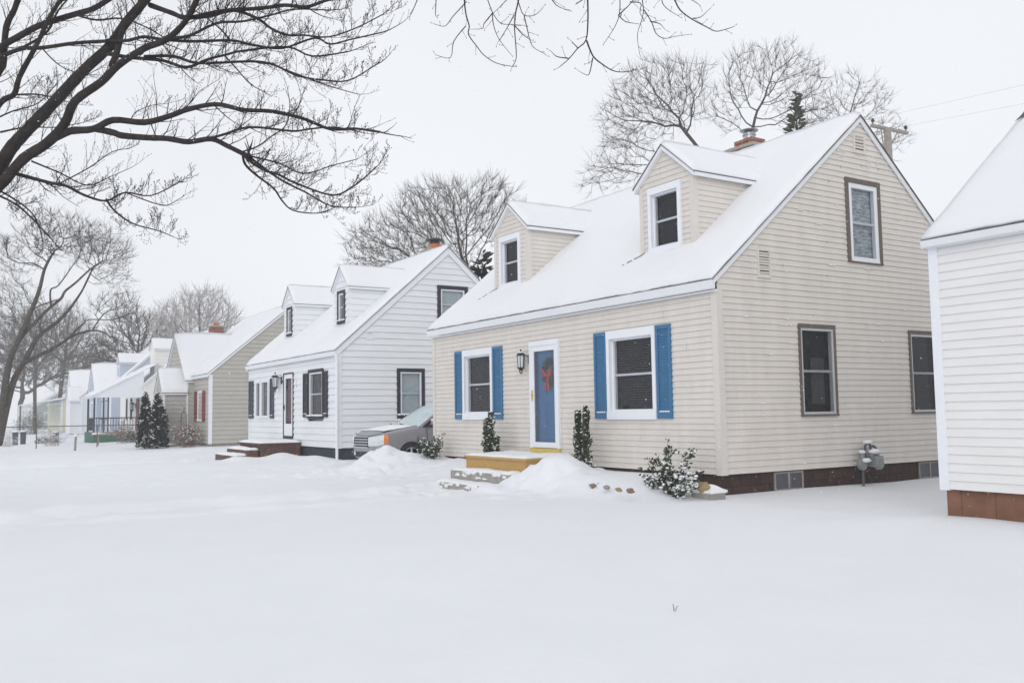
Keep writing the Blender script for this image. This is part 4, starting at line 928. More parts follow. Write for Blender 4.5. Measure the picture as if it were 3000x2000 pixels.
b = gy_(1262,-.45); sprig_shrub('holly_shrub','loose snowy holly at the house corner behind the snow pile','shrub',b,[(-.3,.36,.1),(-.15,.46,.06),(0,.40,.1),(.15,.44,.1),(.25,.30,.12),(-.38,.2,.1),(.42,.36,.06),(.55,.50,.03),(.1,.25,.1),(-.1,.28,.1)],'leaf_holly',.06,'hollies along the beige house')
b = gy_(1434,-.42); shrub('holly_shrub','narrow upright holly under the smaller front window','shrub',b,[(-.12,0,.0,1.0,.17,.15,.08),(.03,0,.0,1.12,.17,.15,.06),(.2,0,.0,.62,.10,.1,.14)],'leaf_holly',1000,.058,.045,5,'hollies along the beige house',snow_r=.04)
b = gy_(1706,-.42); shrub('holly_shrub','tall narrow two stemmed holly beside the blue storm door','shrub',b,[(-.12,0,-.05,1.02,.12,.12,.02),(.13,0,-.05,1.1,.13,.12,.0)],'leaf_holly',1200,.055,.04,6,'hollies along the beige house',snow_r=.04)
b = gy_(1958,-.7); sprig_shrub('holly_shrub','wide spreading holly loaded with snow near the house corner','shrub',b,[(-.07,.86,.05),(-.12,.72,.07),(-.3,.55,.08),(.05,.58,.14),(.18,.52,.25),(.3,.46,.25),(.36,.70,.03),(.46,.34,.3),(.66,.30,.34),(.5,.1,.2),(-.45,.40,.08),(-.58,.30,.08),(-.62,.10,.1),(0,.35,.12),(.1,.25,.1),(-.2,.28,.1),(.28,.2,.2)],'leaf_holly',.062,'hollies along the beige house')

def conifer(name, label, base, h, r, n, leaf, snow, pw=.85, sz=.22, group=None, cat='conifer'):
    t = thing(name, label, cat, base, group); b = V(base); ml, mw = MB(), MB()
    MB().tube([b+V((0,0,-.3)),b+V((0,0,h*.5)),b+V((0,0,h*.97))],[r*.1,r*.06,.01],6).build('trunk','bark_mid',t)
    for i in range(n):
        u = 1-math.sqrt(rnd.random()); a = rnd.uniform(0,6.283); R_ = r*((1-u)**pw)*(.75+.5*noise.noise(V((math.cos(a)*1.6,math.sin(a)*1.6,u*h*1.3+base[0])))+.12)
        q = rnd.uniform(.45,1.); p = b+V((math.cos(a)*R_*q,math.sin(a)*R_*q,u*h+.04*h*rnd.random())); out = V((math.cos(a),math.sin(a),rnd.uniform(-.1,.9))).normalized()
        L = sz*rnd.uniform(.5,1.2); s_ = out.cross(Z_).normalized(); s_ = (s_*math.cos(i)+out.cross(s_)*math.sin(i))*L*.22
        ml.add([p-out*L*.3-s_*.6,p+out*L*.3-s_,p+out*L*.75,p+out*L*.3+s_,p-out*L*.3+s_*.6],[(0,1,2,3,4)])
        if q > .6 and rnd.random() < .5 and noise.noise(V((p.x*5,p.y*5,p.z*5))) > snow-.1: mw.blob(p+out*L*.3+Z_*.02,(L*.26,L*.26,L*.12),seed=i,n=5,m_=3)
    ml.build('foliage',leaf,t); mw.build('snow_cover','snow_clump',t,smooth=True,kind='stuff'); return t
conifer('arborvitae','taller slim arborvitae of the pair by the greige entry porch',(-33.9,-1.85,-.35),2.45,.60,4200,'leaf_ever',.34,.8,.17,'arborvitae pair',cat='arborvitae')
conifer('arborvitae','shorter arborvitae of the pair, leaning against its neighbour',(-34.4,-2.3,-.35),2.55,.46,3400,'leaf_ever',.34,.8,.17,'arborvitae pair',cat='arborvitae')
pe = at(36,2336,400); conifer('spruce_tree','dark green spruce behind the beige roof ridge, beside the chimney',(pe.x,pe.y,2.5),(at(36,2336,280)-pe).length+pe.z-2.5,2.3,5200,'leaf_olive',.6,.95,.32)
pe = at(33,1415,800); conifer('spruce_tree','dark evergreen low behind the white gable',(pe.x,pe.y,0),pe.z+.6,2.6,5000,'leaf_ever',.5,.7,.35)

def bush(name, label, base, r, h, n, stem, snow=True, cat='bush', leaves=0):
    t = thing(name, label, cat, base); b = V(base); ms, mw, ml = MB(), MB(), MB()
    for i in range(n):
        a = rnd.uniform(0,6.283); q = math.sqrt(rnd.random()); e = b+V((math.cos(a)*r*q,math.sin(a)*r*q,h*(1-.45*q*q)*rnd.uniform(.2,1.08))); md = b*.5+e*.5+V((rnd.gauss(0,.1)*r,rnd.gauss(0,.1)*r,h*rnd.uniform(-.05,.2)))
        ms.tube([b+V((math.cos(a+.5)*r*.5*rnd.random(),math.sin(a+.5)*r*.5*rnd.random(),-.2)),md,e],[.008,.006,.003],3)
        for k in range(4):
            s = md.lerp(e,rnd.random()); d = V((rnd.uniform(-1,1),rnd.uniform(-1,1),rnd.uniform(-.1,1)))*h*.22; ms.tube([s,s+d*.6,s+d],[.005,.004,.002],3)
            if snow and rnd.random() < .35: mw.blob(s+d*.6,(.04,.04,.018),seed=i+k,n=5,m_=3)
            for _ in range(leaves):
                p = s+d*rnd.random(); x = V((rnd.uniform(-1,1),rnd.uniform(-1,1),rnd.uniform(-1,1)))*.035; y = x.orthogonal().normalized()*.02; ml.add([p-x,p+y,p+x,p-y],[(0,1,2,3)])
    ms.build('stems',stem,t)
    if snow: mw.build('snow_cover','snow_clump',t,smooth=True,kind='stuff')
    if leaves: ml.build('leaves',stem,t)
    return t
bush('leafy_bush','reddish brown bush dusted with snow below the maroon shutters',(-32.9,-.75,-.35),.75,1.15,60,'stem_red',leaves=5)
bush('porch_bush','brown bush with snow clumps at the porch house railing',(-44.6,-1.6,-.35),.8,1.35,50,'stem_red',leaves=3)
bush('low_dark_bush','low dark bush half buried in snow beside the fence',(-50,-4.9,-.45),.75,.5,50,'leaf_ever',leaves=6)
bush('snowy_bush','frosted bare bush by the wire fence post',(-44,-5.2,-.4),.8,1.1,55,'bark_pale')
bush('thin_bush','pale bare bush in the snow at the left edge, in front of the fence',(-46,-7.2,-.45),.7,.9,40,'bark_pale')
bush('green_hedge_bush','dark shrub spilling over the green porch skirt',(-44.2,-.9,-.4),.9,.75,60,'leaf_ever',leaves=5)
bush('doorway_bush','large dark green bush at the yellow house porch',(-88.2,-3.0,-.5),1.5,2.6,90,'leaf_olive',leaves=10)

# ------------------------------------------------------------------ trellis, fence, posts, pole
t = thing('garden_trellis','black arched metal trellis against the greige wall','trellis',(-34.2,-.62,-.35)); m = MB()
for sx_ in (-.55,.55): m.tube([(-34.2+sx_,-.62,-.5),(-34.2+sx_,-.62,1.0)],.014,5)
m.tube([(-34.2+.55*math.cos(a*math.pi/10),-.62,1.0+.28*math.sin(a*math.pi/10)) for a in range(11)],.014,5); m.build('arch','black_metal',t)
m = MB()
for k in range(5): m.tube([(-34.75,-.62,.0+k*.24),(-33.65,-.62,.0+k*.24)],.007,4)
m.tube([(-34.2,-.62,1.25),(-34.2,-.62,1.42)],.012,5); m.blob((-34.2,-.62,1.44),.04); m.build('rungs','black_metal',t)
fx = -39.8; t = thing('wire_fence','low wire fence with a top rail crossing the snow at the left edge','fence',(fx,-6,-.4)); m = MB()
m.tube([(fx,-12.5,.66),(fx,-1.2,.66)],.022,6); m.build('top_rail','dark_pipe',t)
for y in (-12.4,-9.4,-6.33,-3.6,-1.25): MB().tube([(fx,y,-.6),(fx,y,.70)],.026,6).build('post','dark_pipe',t)
m = MB()
for k in range(96):
    y = -12.4+k*.118
    for d_ in (-1,1): m.tube([(fx,y,-.4),(fx,y+d_*.95,.64)],.0016,3,False)
m.build('mesh','wire',t)
p = on(2,-.4,219,1317); t = thing('fence_stake','short dark stake capped with snow in the open snow','stake',p); MB().tube([p-Z_*.2,p+V((.03,.03,.62))],[.06,.05],6).build('stake','grey_wood',t); MB().blob(p+V((.03,.03,.66)),(.10,.10,.07)).build('snow_cover','snow_clump',t,smooth=True)
p = on(2,-.4,287,1303); t = thing('bird_table','small snow covered bird table on a post before the green porch','bird table',p); MB().tube([p-Z_*.2,p+Z_*.52],.05,6).build('post','grey_wood',t); MB().box(p+V((-.32,-.32,.52)),p+V((.32,.32,.57))).build('tray','grey_wood',t); MB().blob(p+V((0,0,.6)),(.34,.34,.07)).build('snow_cover','snow_clump',t,smooth=True)

pp = on(1,17,2600,380); t = thing('utility_pole','weathered wooden utility pole with a crossarm behind the beige gable','utility pole',(pp.x,pp.y,-.4))
MB().tube([(pp.x,pp.y,-1),(pp.x,pp.y,pp.z+.05)],[.16,.12],12).build('pole','grey_wood',t)
a0,a1 = on(0,pp.x-.2,2553,368),on(0,pp.x-.2,2658,390); d_ = (a1-a0).normalized()
m = MB(); m.tube([a0,a1],.07,4); m.tube([a0.lerp(a1,.25),V((pp.x-.15,pp.y,pp.z-.8))],.02,4); m.tube([a0.lerp(a1,.75),V((pp.x-.15,pp.y,pp.z-.8))],.02,4); m.build('crossarm','grey_wood',t)
ins_ = []
for f in (.04,.96):
    q = a0.lerp(a1,f); ins_.append(q+Z_*.24); MB().lathe(q+Z_*.07,[(.02,0),(.02,.06),(.05,.07),(.06,.12),(.04,.14),(.05,.17),(.02,.19)],8).build('insulator','black_metal',t)
for k,(q,(px,py)) in enumerate(zip(ins_,((3000,249),(3000,304)))):
    e = on(1,q.y,px,py); far = q+(e-q)*3
    pts = [q.lerp(far,i/24)-Z_*(.5*4*(i/24)*(1-i/24))*.0 for i in range(25)]
    tag(MB().tube(pts,.0032,4).build('power_line','wire'),('upper thin power line crossing the sky to the right edge','lower thin power line running from the crossarm end to the right')[k],'power line','power lines')

# dark boxes under snow caps beyond the fence
for px,py,d_,lb in ((45,1269,52,'dark snow capped bin at the left edge behind the wire fence, left of the pair'),(68,1268,53,'dark snow capped bin behind the wire fence, right of the pair'),(164,1270,55,'single dark snow capped bin between the fence post and the low dark bush')):
    p = at(d_,px,py)-Z_*.2; t = thing('garbage_bin',lb,'bin',(p.x,p.y,p.z-.35),'bins beyond the wire fence')
    m = MB(); m.add([p+V((x*k_,y*k_,z)) for z,k_ in ((-.75,.8),(.2,1.),(.2,1.06),(.26,1.06)) for x,y in ((-.17,-.15),(.17,-.15),(.17,.15),(-.17,.15))],[(i*4+q,i*4+(q+1)%4,i*4+4+(q+1)%4,i*4+4+q) for i in range(3) for q in range(4)]+[(3,2,1,0),(12,13,14,15)]); m.build('bin','navy_trim',t)
    MB().blob(p+Z_*.29,(.2,.18,.08),1).build('snow_cover','snow_clump',t,smooth=True)
# ------------------------------------------------------------------ trees
def colonize(trunk, ells, n, seg, dk, seed, wander=.25, up=.05, shell=.0):
    """space colonisation: grow nodes from a trunk polyline toward points filling the crown ellipsoids"""
    rg = np.random.default_rng(seed); A = []
    vol = np.array([e[1][0]*e[1][1]*e[1][2] for e in ells])**.8; vol = vol/vol.sum()
    for (c,r),f in zip(ells,vol):
        k = int(n*f)+1; d = rg.normal(size=(k,3)); d /= np.linalg.norm(d,axis=1)[:,None]; q = rg.uniform(shell**3,1,size=(k,1))**(1/3)
        A.append(np.array(c)+d*q*np.array(r))
    A = np.concatenate(A); nodes = []; par = []
    tp = [V(p) for p in trunk]
    for a,b in zip(tp,tp[1:]):
        k = max(1,int((b-a).length/seg))
        for i in range(k): nodes.append(np.array(a.lerp(b,i/k))); par.append(len(nodes)-2)
    nodes.append(np.array(tp[-1])); par.append(len(nodes)-2); n0 = len(nodes)
    N = np.array(nodes); D = np.full(len(A),1e9); I = np.zeros(len(A),int); new = list(range(max(0,n0-max(3,n0//2)),n0)); alive = np.ones(len(A),bool); it = 0
    P = [x for x in N]
    while it < 260 and alive.any():
        it += 1
        for j in new:
            d = np.linalg.norm(A-P[j],axis=1); q = d < D; D[q] = d[q]; I[q] = j
        alive &= D > dk
        if not alive.any(): break
        idx = np.unique(I[alive]); new = []
        for j in idx:
            v = A[alive & (I == j)]-P[j]; v = (v/np.linalg.norm(v,axis=1)[:,None]).sum(0); l = np.linalg.norm(v)
            if l < 1e-6: continue
            v = v/l+rg.normal(size=3)*wander+np.array([0,0,up]); v /= np.linalg.norm(v)
            P.append(P[j]+v*seg); par.append(j); new.append(len(P)-1)
        if len(P) > 9000: break
    return P, par
def tree_mesh(P, par, tip, expo, rmax, split, twig, seed, tw_n=2, droop=.0, upw=.4):
    rg = random.Random(seed); n = len(P); ch = [[] for _ in range(n)]
    for i,p in enumerate(par):
        if p >= 0: ch[p].append(i)
    r = [0.]*n
    for i in range(n-1,-1,-1):
        r[i] = max(tip,sum(r[c]**expo for c in ch[i])**(1/expo)) if ch[i] else tip
    sc_ = rmax/r[0] if r[0] > rmax else 1.
    if sc_ < 1: r = [tip+(x-tip)*(rmax-tip)/(r[0]-tip) for x in r]
    big, small = MB(), MB()
    start = [(0,None)]
    while start:
        i, prev = start.pop(); pts = [] if prev is None else [V(P[prev])]; rad = [] if prev is None else [min(r[prev],r[i]*1.25)]
        while True:
            pts.append(V(P[i])); rad.append(r[i])
            if not ch[i]: break
            c = sorted(ch[i],key=lambda q:-r[q])
            for o in c[1:]: start.append((o,i))
            i = c[0]
        if len(pts) < 2: continue
        # cut chain where it turns thin
        k = next((q for q,x in enumerate(rad) if x < split),len(rad))
        if k >= 2: big.tube(pts[:k+1],rad[:k+1],7 if rad[0] > .08 else 5)
        if k < len(rad)-1:
            small.tube(pts[max(0,k-1 if k >= 2 else 0):],rad[max(0,k-1 if k >= 2 else 0):],4 if rad[k] > .02 else 3,False)
    if twig:
        for i in range(n):
            if r[i] > tip*3.2: continue
            d0 = V(P[i])-V(P[par[i]]) if par[i] >= 0 else Z_
            for _ in range(tw_n):
                d = (d0.normalized()*1.1+V((rg.gauss(0,.42),rg.gauss(0,.42),rg.gauss(0,.3)+upw))).normalized(); L = twig*rg.uniform(.5,1.2); p = V(P[i])
                q = p+d*L*.5; e = q+(d+V((rg.gauss(0,.2),rg.gauss(0,.2),upw*.6-droop))).normalized()*L*.55
                small.tube([p,q,e],[tip*.7,tip*.55,tip*.35],3,False)
    return big, small
def bare_tree(name, label, trunk, ells, n, seg=.4, dk=.5, seed=1, tip=.011, rmax=.3, twig=.5, bark='bark_grey', tw='bark_grey', tw_n=2, expo=2.12, group=None, split=.035, wander=.2, shell=.0, frost=None):
    t = thing(name,label,'tree',trunk[0],group); P,par = colonize(trunk,ells,int(n*1.9),seg*.85,dk*.78,seed,wander,.2,shell=shell)
    big,small = tree_mesh(P,par,tip,expo,rmax,split,twig,seed,tw_n+3)
    big.build('trunk',bark,t,smooth=True); small.build('crown',tw,t); return t
def ell(d, px, py, rx, ry, rd=None):
    c = at(d,px,py); k = d/FOC; return ((c.x,c.y,c.z),(rx*k,rd or rx*k,ry*k))
def down(p, z=-.4): return V((p.x,p.y,z))
# behind the beige roof
d = 33; a = at(d,2050,440); bare_tree('bare_tree','forked bare tree showing over the larger dormer roof of the beige house',[down(a+V((.6,0,0))),at(d,2060,520),a,at(d,2010,390)],
    [ell(d,1930,290,150,120),ell(d,1830,350,90,90),ell(d,2010,240,85,80),ell(d-1,1820,470,95,75),ell(d-1,1760,520,60,50)],1500,.36,.42,3,tip=.0062,rmax=.24,twig=.45,group='bare trees behind the houses')
d = 35; a = at(d,2200,400); bare_tree('bare_tree','big round crowned bare tree rising right behind the brick chimney',[down(a),at(d,2205,470),a,at(d,2212,345)],
    [ell(d,2200,220,85,85),ell(d,2320,250,100,95),ell(d,2130,320,60,80),ell(d,2350,330,80,60),ell(d,2280,180,80,50)],1500,.36,.42,5,tip=.0062,rmax=.26,twig=.45,group='bare trees behind the houses')
d = 42; a = at(d,2475,420); bare_tree('bare_tree','slender bare tree behind the peak of the beige gable',[down(a),at(d,2490,500),a,at(d,2485,350)],
    [ell(d,2490,290,75,80),ell(d,2560,300,60,60),ell(d,2590,400,75,70),ell(d,2420,340,60,50)],1000,.42,.5,8,tip=.0062,rmax=.2,twig=.5,group='bare trees behind the houses')
# behind the white house
d = 40; a = at(d,1380,860); bare_tree('bare_tree','wide domed bare tree behind the white house chimney',[down(a),a,at(d,1375,800)],
    [ell(d,1290,640,150,110),ell(d,1420,620,110,100),ell(d,1130,720,120,90),ell(d,1250,760,160,70),ell(d,1060,790,60,50)],3300,.42,.46,11,tip=.0075,rmax=.3,twig=.6,tw_n=3,bark='bark_mid',tw='bark_mid',group='bare trees behind the houses')
# beyond the greige house: frosted
d = 62; a = at(d,560,1080); bare_tree('frosty_tree','pale frosted tree standing behind the greige roof',[down(a),a],
    [ell(d,600,950,95,105),ell(d,520,960,80,80),ell(d,660,960,50,70)],1500,.5,.6,13,tip=.016,rmax=.3,twig=.9,bark='bark_grey',tw='bark_pale',tw_n=3)
d = 75; a = at(d,410,1120); bare_tree('bare_tree','dense greyish tree above the blue house dormer roof',[down(a),a],
    [ell(d,450,1000,90,80),ell(d,340,1030,80,60),ell(d,390,960,60,50)],1500,.6,.7,17,tip=.018,rmax=.3,twig=1.,tw_n=3,group='bare trees far down the row')
d = 88; a = at(d,102,1172); bare_tree('bare_tree','thick trunked tree forking low in front of the grey green house',[down(at(d,104,1248)),a,at(d,102,1120)],
    [ell(d,90,1000,80,80),ell(d,170,980,70,70),ell(d,20,1040,60,60)],1100,.6,.75,19,tip=.016,rmax=.36,twig=1.,group='bare trees far down the row')
d = 98; a = at(d,175,1170); bare_tree('bare_tree','tall hazy tree behind the far white house roof',[down(a),a,at(d,185,1080)],
    [ell(d,190,980,80,90),ell(d,270,1020,60,60),ell(d,130,940,50,60)],1100,.65,.8,23,tip=.018,rmax=.34,twig=1.1,group='bare trees far down the row')
d = 115; a = at(d,60,1180); bare_tree('bare_tree','faint far tree filling the left edge behind the grey green house',[down(a),a],
    [ell(d,30,1060,120,90),ell(d,200,1080,140,60),ell(d,60,960,70,60)],1500,.8,.9,29,tip=.022,rmax=.3,twig=1.3,tw_n=3,group='bare trees far down the row')
# mid left leaning tree: four traced stems, grown crown
def smooth_path(pts, k=4):
    P = [V(p) for p in pts]; out = []
    for i in range(len(P)-1):
        p0,p1,p2,p3 = P[max(0,i-1)],P[i],P[i+1],P[min(len(P)-1,i+2)]
        for j in range(k):
            t = j/k; out.append(.5*((2*p1)+(p2-p0)*t+(2*p0-5*p1+4*p2-p3)*t*t+(3*p1-p0-3*p2+p3)*t*t*t))
    out.append(P[-1]); return out
class Twigs:
    def __init__(s, seed): s.r = random.Random(seed); s.m = MB(); s.b = MB()
    def spray(s, p, d, L, r, lvl, upw, bud):
        rr = s.r; n = 4 if lvl else 3; pts = [p]; q = p; dd = d.normalized(); rad = [r]
        for i in range(n):
            dd = (dd+V((rr.gauss(0,.13),rr.gauss(0,.13),upw*.16+rr.gauss(0,.09)))).normalized(); q = q+dd*L/n; pts.append(q); rad.append(max(bud*.35,r*(1-.72*(i+1)/n)))
        s.m.tube(pts,rad,4 if r > .006 else 3,False)
        if lvl > 0:
            k = rr.choice((3,4,5)) if lvl == 1 else rr.choice((4,5,6))
            for j in range(k):
                f = (j+.6)/k; i = min(n-1,int(f*n)); pt = pts[i].lerp(pts[i+1],f*n-i); t = (pts[i+1]-pts[i]).normalized(); sd = t.cross(V((rr.gauss(0,1),rr.gauss(0,1),rr.gauss(0,1)))).normalized()
                s.spray(pt,t*.75+sd*.75+V((0,0,upw*.35)),L*rr.uniform(.32,.6)*(1.1-.5*f),max(bud*.4,rad[i]*.6),lvl-1,upw,bud)
        else: s.b.blob(pts[-1],(bud,bud,bud*1.5),n=4,m_=3,rough=0)
    def along(s, pts, r0, r1, step, L, f0=.15, lvl=1, upw=.7, bud=.004):
        rr = s.r; acc = 0.; tot = sum((b-a).length for a,b in zip(pts,pts[1:])); run = 0.; nxt = tot*f0
        for a,b in zip(pts,pts[1:]):
            l = (b-a).length
            while run+l > nxt:
                f = nxt/tot; p = a.lerp(b,(nxt-run)/l); t = (b-a).normalized(); sd = t.cross(V((rr.gauss(0,1),rr.gauss(0,1),rr.gauss(0,1)))).normalized()
                s.spray(p,t*.7+sd*.8+V((0,0,upw*.4)),L*rr.uniform(.45,1.1)*(1.15-.6*f),max(.0022,min(.008,(r0+(r1-r0)*f)*.4)),lvl,upw,bud); nxt += step*rr.uniform(.6,1.4)
            run += l
        s.spray(pts[-1],pts[-1]-pts[-2],L*.6,max(.0022,r1*.9),lvl,upw,bud)
d = 40; t = thing('leaning_tree','multi stemmed bare tree leaning right in the snow at the left edge','tree',on(2,-.42,-6,1305))
K = lambda *s: [at(d+o,px,py) for px,py,o in s]
stems = [(K((-8,1305,0),(12,1150,0),(28,1060,-.3),(52,1000,-.6),(90,915,-1),(115,850,-1),(130,790,-.8),(150,750,-.6)),.30,.10),
 (K((-4,1300,0),(35,1130,.3),(70,1060,.6),(105,996,1),(124,974,1.2),(169,942,1.5),(204,904,1.5),(223,878,1.3),(245,843,1),(275,780,1)),.27,.06),
 (K((52,1003,-.5),(73,974,-.6),(105,942,-.9),(143,904,-1.2),(178,875,-1.5),(191,853,-1.5),(223,827,-1.6),(262,791,-1.8),(300,765,-2)),.17,.06),
 (K((72,1062,.5),(96,1050,.8),(153,1022,1.2),(198,993,1.6),(230,977,1.8),(271,968,2),(303,974,2.2),(338,993,2.4),(395,1009,2.6)),.19,.03),
 (K((198,993,1.6),(220,970,1.5),(242,949,1.3),(261,936,1.2),(332,936,1),(379,921,.8)),.09,.03),
 (K((95,905,-1),(130,890,-1.2),(178,875,-1.5)),.06,.05),(K((150,900,-1.2),(148,850,-1),(172,835,-1),(215,775,-.8)),.08,.04),(K((169,942,1.5),(165,948,1.5),(120,945,1.8),(120,980,2)),.05,.03)]
big = MB()
for p,r0,r1 in stems:
    q = smooth_path(p,4); r0 *= .62; r1 *= .5; big.tube(q,[r0+(r1-r0)*(i/(len(q)-1))**.7 for i in range(len(q))],7)
big.build('trunk','bark_mid',t,smooth=True)
sm_ = MB(); sb = MB()
for k,(root,es,n) in enumerate((([stems[0][0][-2],stems[0][0][-1]],[ell(d-1,160,690,95,70),ell(d-1,60,740,70,70),ell(d-2,230,680,70,50)],800),
    ([stems[1][0][-2],stems[1][0][-1]],[ell(d+1,300,740,80,60),ell(d+1,330,800,60,50)],600),([stems[2][0][-2],stems[2][0][-1]],[ell(d-2,340,740,50,50),ell(d-2,270,700,60,50)],450),
    ([stems[6][0][-2],stems[6][0][-1]],[ell(d-1,240,730,40,50)],160),([stems[4][0][-2],stems[4][0][-1]],[ell(d+1,370,890,40,45)],200),([stems[3][0][4],stems[3][0][5]],[ell(d+2,330,900,70,45)],260),([stems[1][0][3],stems[1][0][4]],[ell(d+1,60,900,70,80),ell(d,20,830,50,60)],420))):
    P,par = colonize(root,es,int(n*2.),.30,.32,41+k,.25); a_,b_ = tree_mesh(P,par,.006,2.15,.055,.03,.45,51+k,5); a_.build('branch','bark_mid',t,smooth=True); sm_.add(b_.v,b_.f)
sm_.build('crown','bark_grey',t)
# unseen tree added behind the corner house for the upper gable window to mirror
bare_tree('bare_tree','unseen bare tree added behind the white corner house for the window reflection',[(8.4,16,-.4),(8.4,16,3.2),(8.2,15.6,4.5)],[((8,15.5,6.6),(3,3,2.1))],700,.36,.45,61,tip=.012,rmax=.2,twig=.5)

# ------------------------------------------------------------------ the near tree, limbs traced at their distance
t = thing('maple_tree','large bare maple reaching in from the left edge with thick diagonal limbs','tree',on(2,-.45,-420,1420))
Zk = lambda *s: s
D0 = 11.5
def zz(s, d0, d1):   # zoomed coordinates of the upper left corner (1.96 per photo pixel)
    n = len(s)-1; return [at(d0+(d1-d0)*i/n,x/1.96,y/1.96) for i,(x,y) in enumerate(s)]
F = [ # points, depth from..to, start and end width in metres (diameter)
 (Zk((-330,1230),(-160,1090),(-20,960),(60,860),(130,770),(300,590),(480,400),(620,260),(720,130),(830,20),(940,-120)),11.5,11.5,.20,.10),
 (Zk((-330,1240),(-120,1160),(0,1060),(130,920),(260,820),(370,720),(450,590),(580,480),(680,370),(820,280),(940,230),(1060,130),(1150,-30)),11.4,10.8,.16,.06),
 (Zk((640,380),(680,270),(720,130),(790,60),(840,-40)),11.2,11.8,.08,.06),
 (Zk((300,800),(420,760),(540,735),(650,705),(830,700),(980,665),(1080,625),(1240,605),(1400,625),(1560,650),(1750,680),(1900,735),(2050,740),(2180,755)),11.3,9.8,.10,.022),
 (Zk((540,738),(640,755),(700,775),(850,790),(960,800),(1080,812),(1200,795),(1300,840),(1390,880),(1430,892)),11.1,10.2,.085,.05),
 (Zk((1200,795),(1270,770),(1430,750),(1680,765),(1770,740),(1920,735),(2060,750)),10.5,9.6,.035,.014),
 (Zk((1390,880),(1450,930),(1520,980),(1600,1020),(1700,1060),(1890,1125),(2000,1075),(2100,1030),(2170,960)),10.3,9.6,.04,.012),
 (Zk((1395,890),(1410,950),(1480,1020),(1570,1090),(1620,1160),(1700,1210),(1820,1225),(1910,1200)),10.3,10.8,.034,.010),
 (Zk((1430,900),(1600,1020),(1760,1110),(1900,1180),(2050,1190)),10.3,10,.03,.010),
 (Zk((1390,872),(1480,840),(1560,790),(1640,720),(1660,620),(1640,520)),10.4,10.8,.022,.008),
 (Zk((1430,895),(1600,950),(1750,990),(1900,950),(2060,915)),10.2,9.4,.022,.008),
 (Zk((100,1000),(280,1050),(380,1070),(490,1110),(610,1145),(720,1105),(860,1120),(1000,1060)),11.4,10.6,.05,.012),
 (Zk((610,1145),(660,1200),(760,1280),(900,1320),(1000,1355)),10.9,10.4,.03,.008),
 (Zk((720,1105),(870,1160),(960,1180),(1020,1155)),10.7,10.3,.018,.008),
 (Zk((180,925),(340,990),(500,1060),(640,1020),(760,960)),11.4,11.8,.026,.008),
 (Zk((350,1050),(520,960),(640,880),(730,850)),11.2,10.6,.02,.008),
 (Zk((-60,1100),(80,1170),(160,1240),(280,1340),(340,1420)),11.4,10.8,.036,.010),
 (Zk((-30,1080),(100,1150),(180,1230),(240,1330),(250,1420)),11.4,12,.03,.008),
 (Zk((-330,420),(-120,370),(0,320),(120,280),(230,265),(420,245),(600,225),(720,222),(820,205),(920,235),(1090,235),(1320,230),(1450,250),(1620,275),(1800,225),(1900,250),(2010,230),(2200,180)),12.2,10,.07,.016),
 (Zk((620,310),(760,330),(930,345),(1080,380),(1200,350),(1300,310),(1400,290),(1650,270),(1800,310),(2000,300)),11.4,10.2,.05,.016),
 (Zk((830,325),(1000,335),(1150,360),(1440,352),(1560,375),(1700,430),(1850,465),(2000,460),(2160,380)),11.2,10,.04,.014),
 (Zk((1620,395),(1780,450),(1900,500),(2050,545)),10.4,10,.022,.008),
 (Zk((860,30),(980,75),(1060,95),(1200,85),(1320,70),(1500,50),(1630,25),(1760,35),(1900,5),(2050,-10)),11.6,10,.07,.03),
 (Zk((1100,100),(1300,65),(1480,118),(1560,160),(1650,195),(1750,210),(1900,205),(2050,150),(2200,90)),11,9.8,.045,.012),
 (Zk((980,220),(1090,200),(1250,140),(1400,125),(1560,90),(1700,55),(1900,60)),10.9,10.4,.045,.014),
 (Zk((-330,560),(-120,400),(0,270),(80,220),(240,140),(430,85),(540,50),(660,-20)),12.2,12.6,.10,.07),
 (Zk((-330,900),(-120,600),(0,400),(15,350),(40,150),(90,50),(120,-40)),12.4,12.4,.11,.07),
 (Zk((-330,980),(-120,760),(0,590),(70,530),(120,440),(180,320),(230,220),(300,90),(370,-30)),12,12.2,.09,.05),
 (Zk((80,545),(200,550),(300,565),(420,600)),12,12.4,.03,.012),
 (Zk((1050,150),(1100,60),(1150,-30)),10.9,11,.05,.04),
 (Zk((430,85),(560,120),(700,110),(850,160),(960,230)),12.2,12,.035,.014),
 (Zk((120,280),(260,180),(330,60),(420,-30)),12.1,12.6,.04,.02),
 (Zk((1320,230),(1280,180),(1180,100),(1100,40)),10.8,11.4,.022,.012),
 (Zk((1290,320),(1360,400),(1430,475),(1540,530)),10.6,10.2,.02,.008),
 (Zk((230,265),(320,360),(420,420),(560,430)),12,12.4,.02,.008),
 (Zk((0,760),(150,740),(320,745),(480,700)),11.8,12.3,.03,.01),
 (Zk((-60,700),(80,640),(220,590),(330,480)),12.2,12.8,.03,.01),
 (Zk((980,665),(1080,600),(1150,530),(1250,470)),10.7,10.9,.014,.006),
 (Zk((750,695),(780,640),(860,610),(960,590)),10.9,11.2,.013,.006)]
big = MB(); tw = Twigs(5); base = on(2,-.45,-430,1420)
tr = [base-Z_*.3,base+Z_*.5,at(11.6,-330,960),at(11.6,-240,760),at(11.5,-168,627)]
q = smooth_path(tr,5); big.tube(q,[.34-.2*i/(len(q)-1) for i in range(len(q))],12)
for a,b in ((tr[2],(-330,900)),(tr[3],(-330,560)),(tr[3],(-330,420)),(tr[2],(-330,980))):
    e = at(12.2,b[0]/1.96,b[1]/1.96); q = smooth_path([a,(a+e)/2+V((.05,0,.1)),e],4); big.tube(q,.06,8)
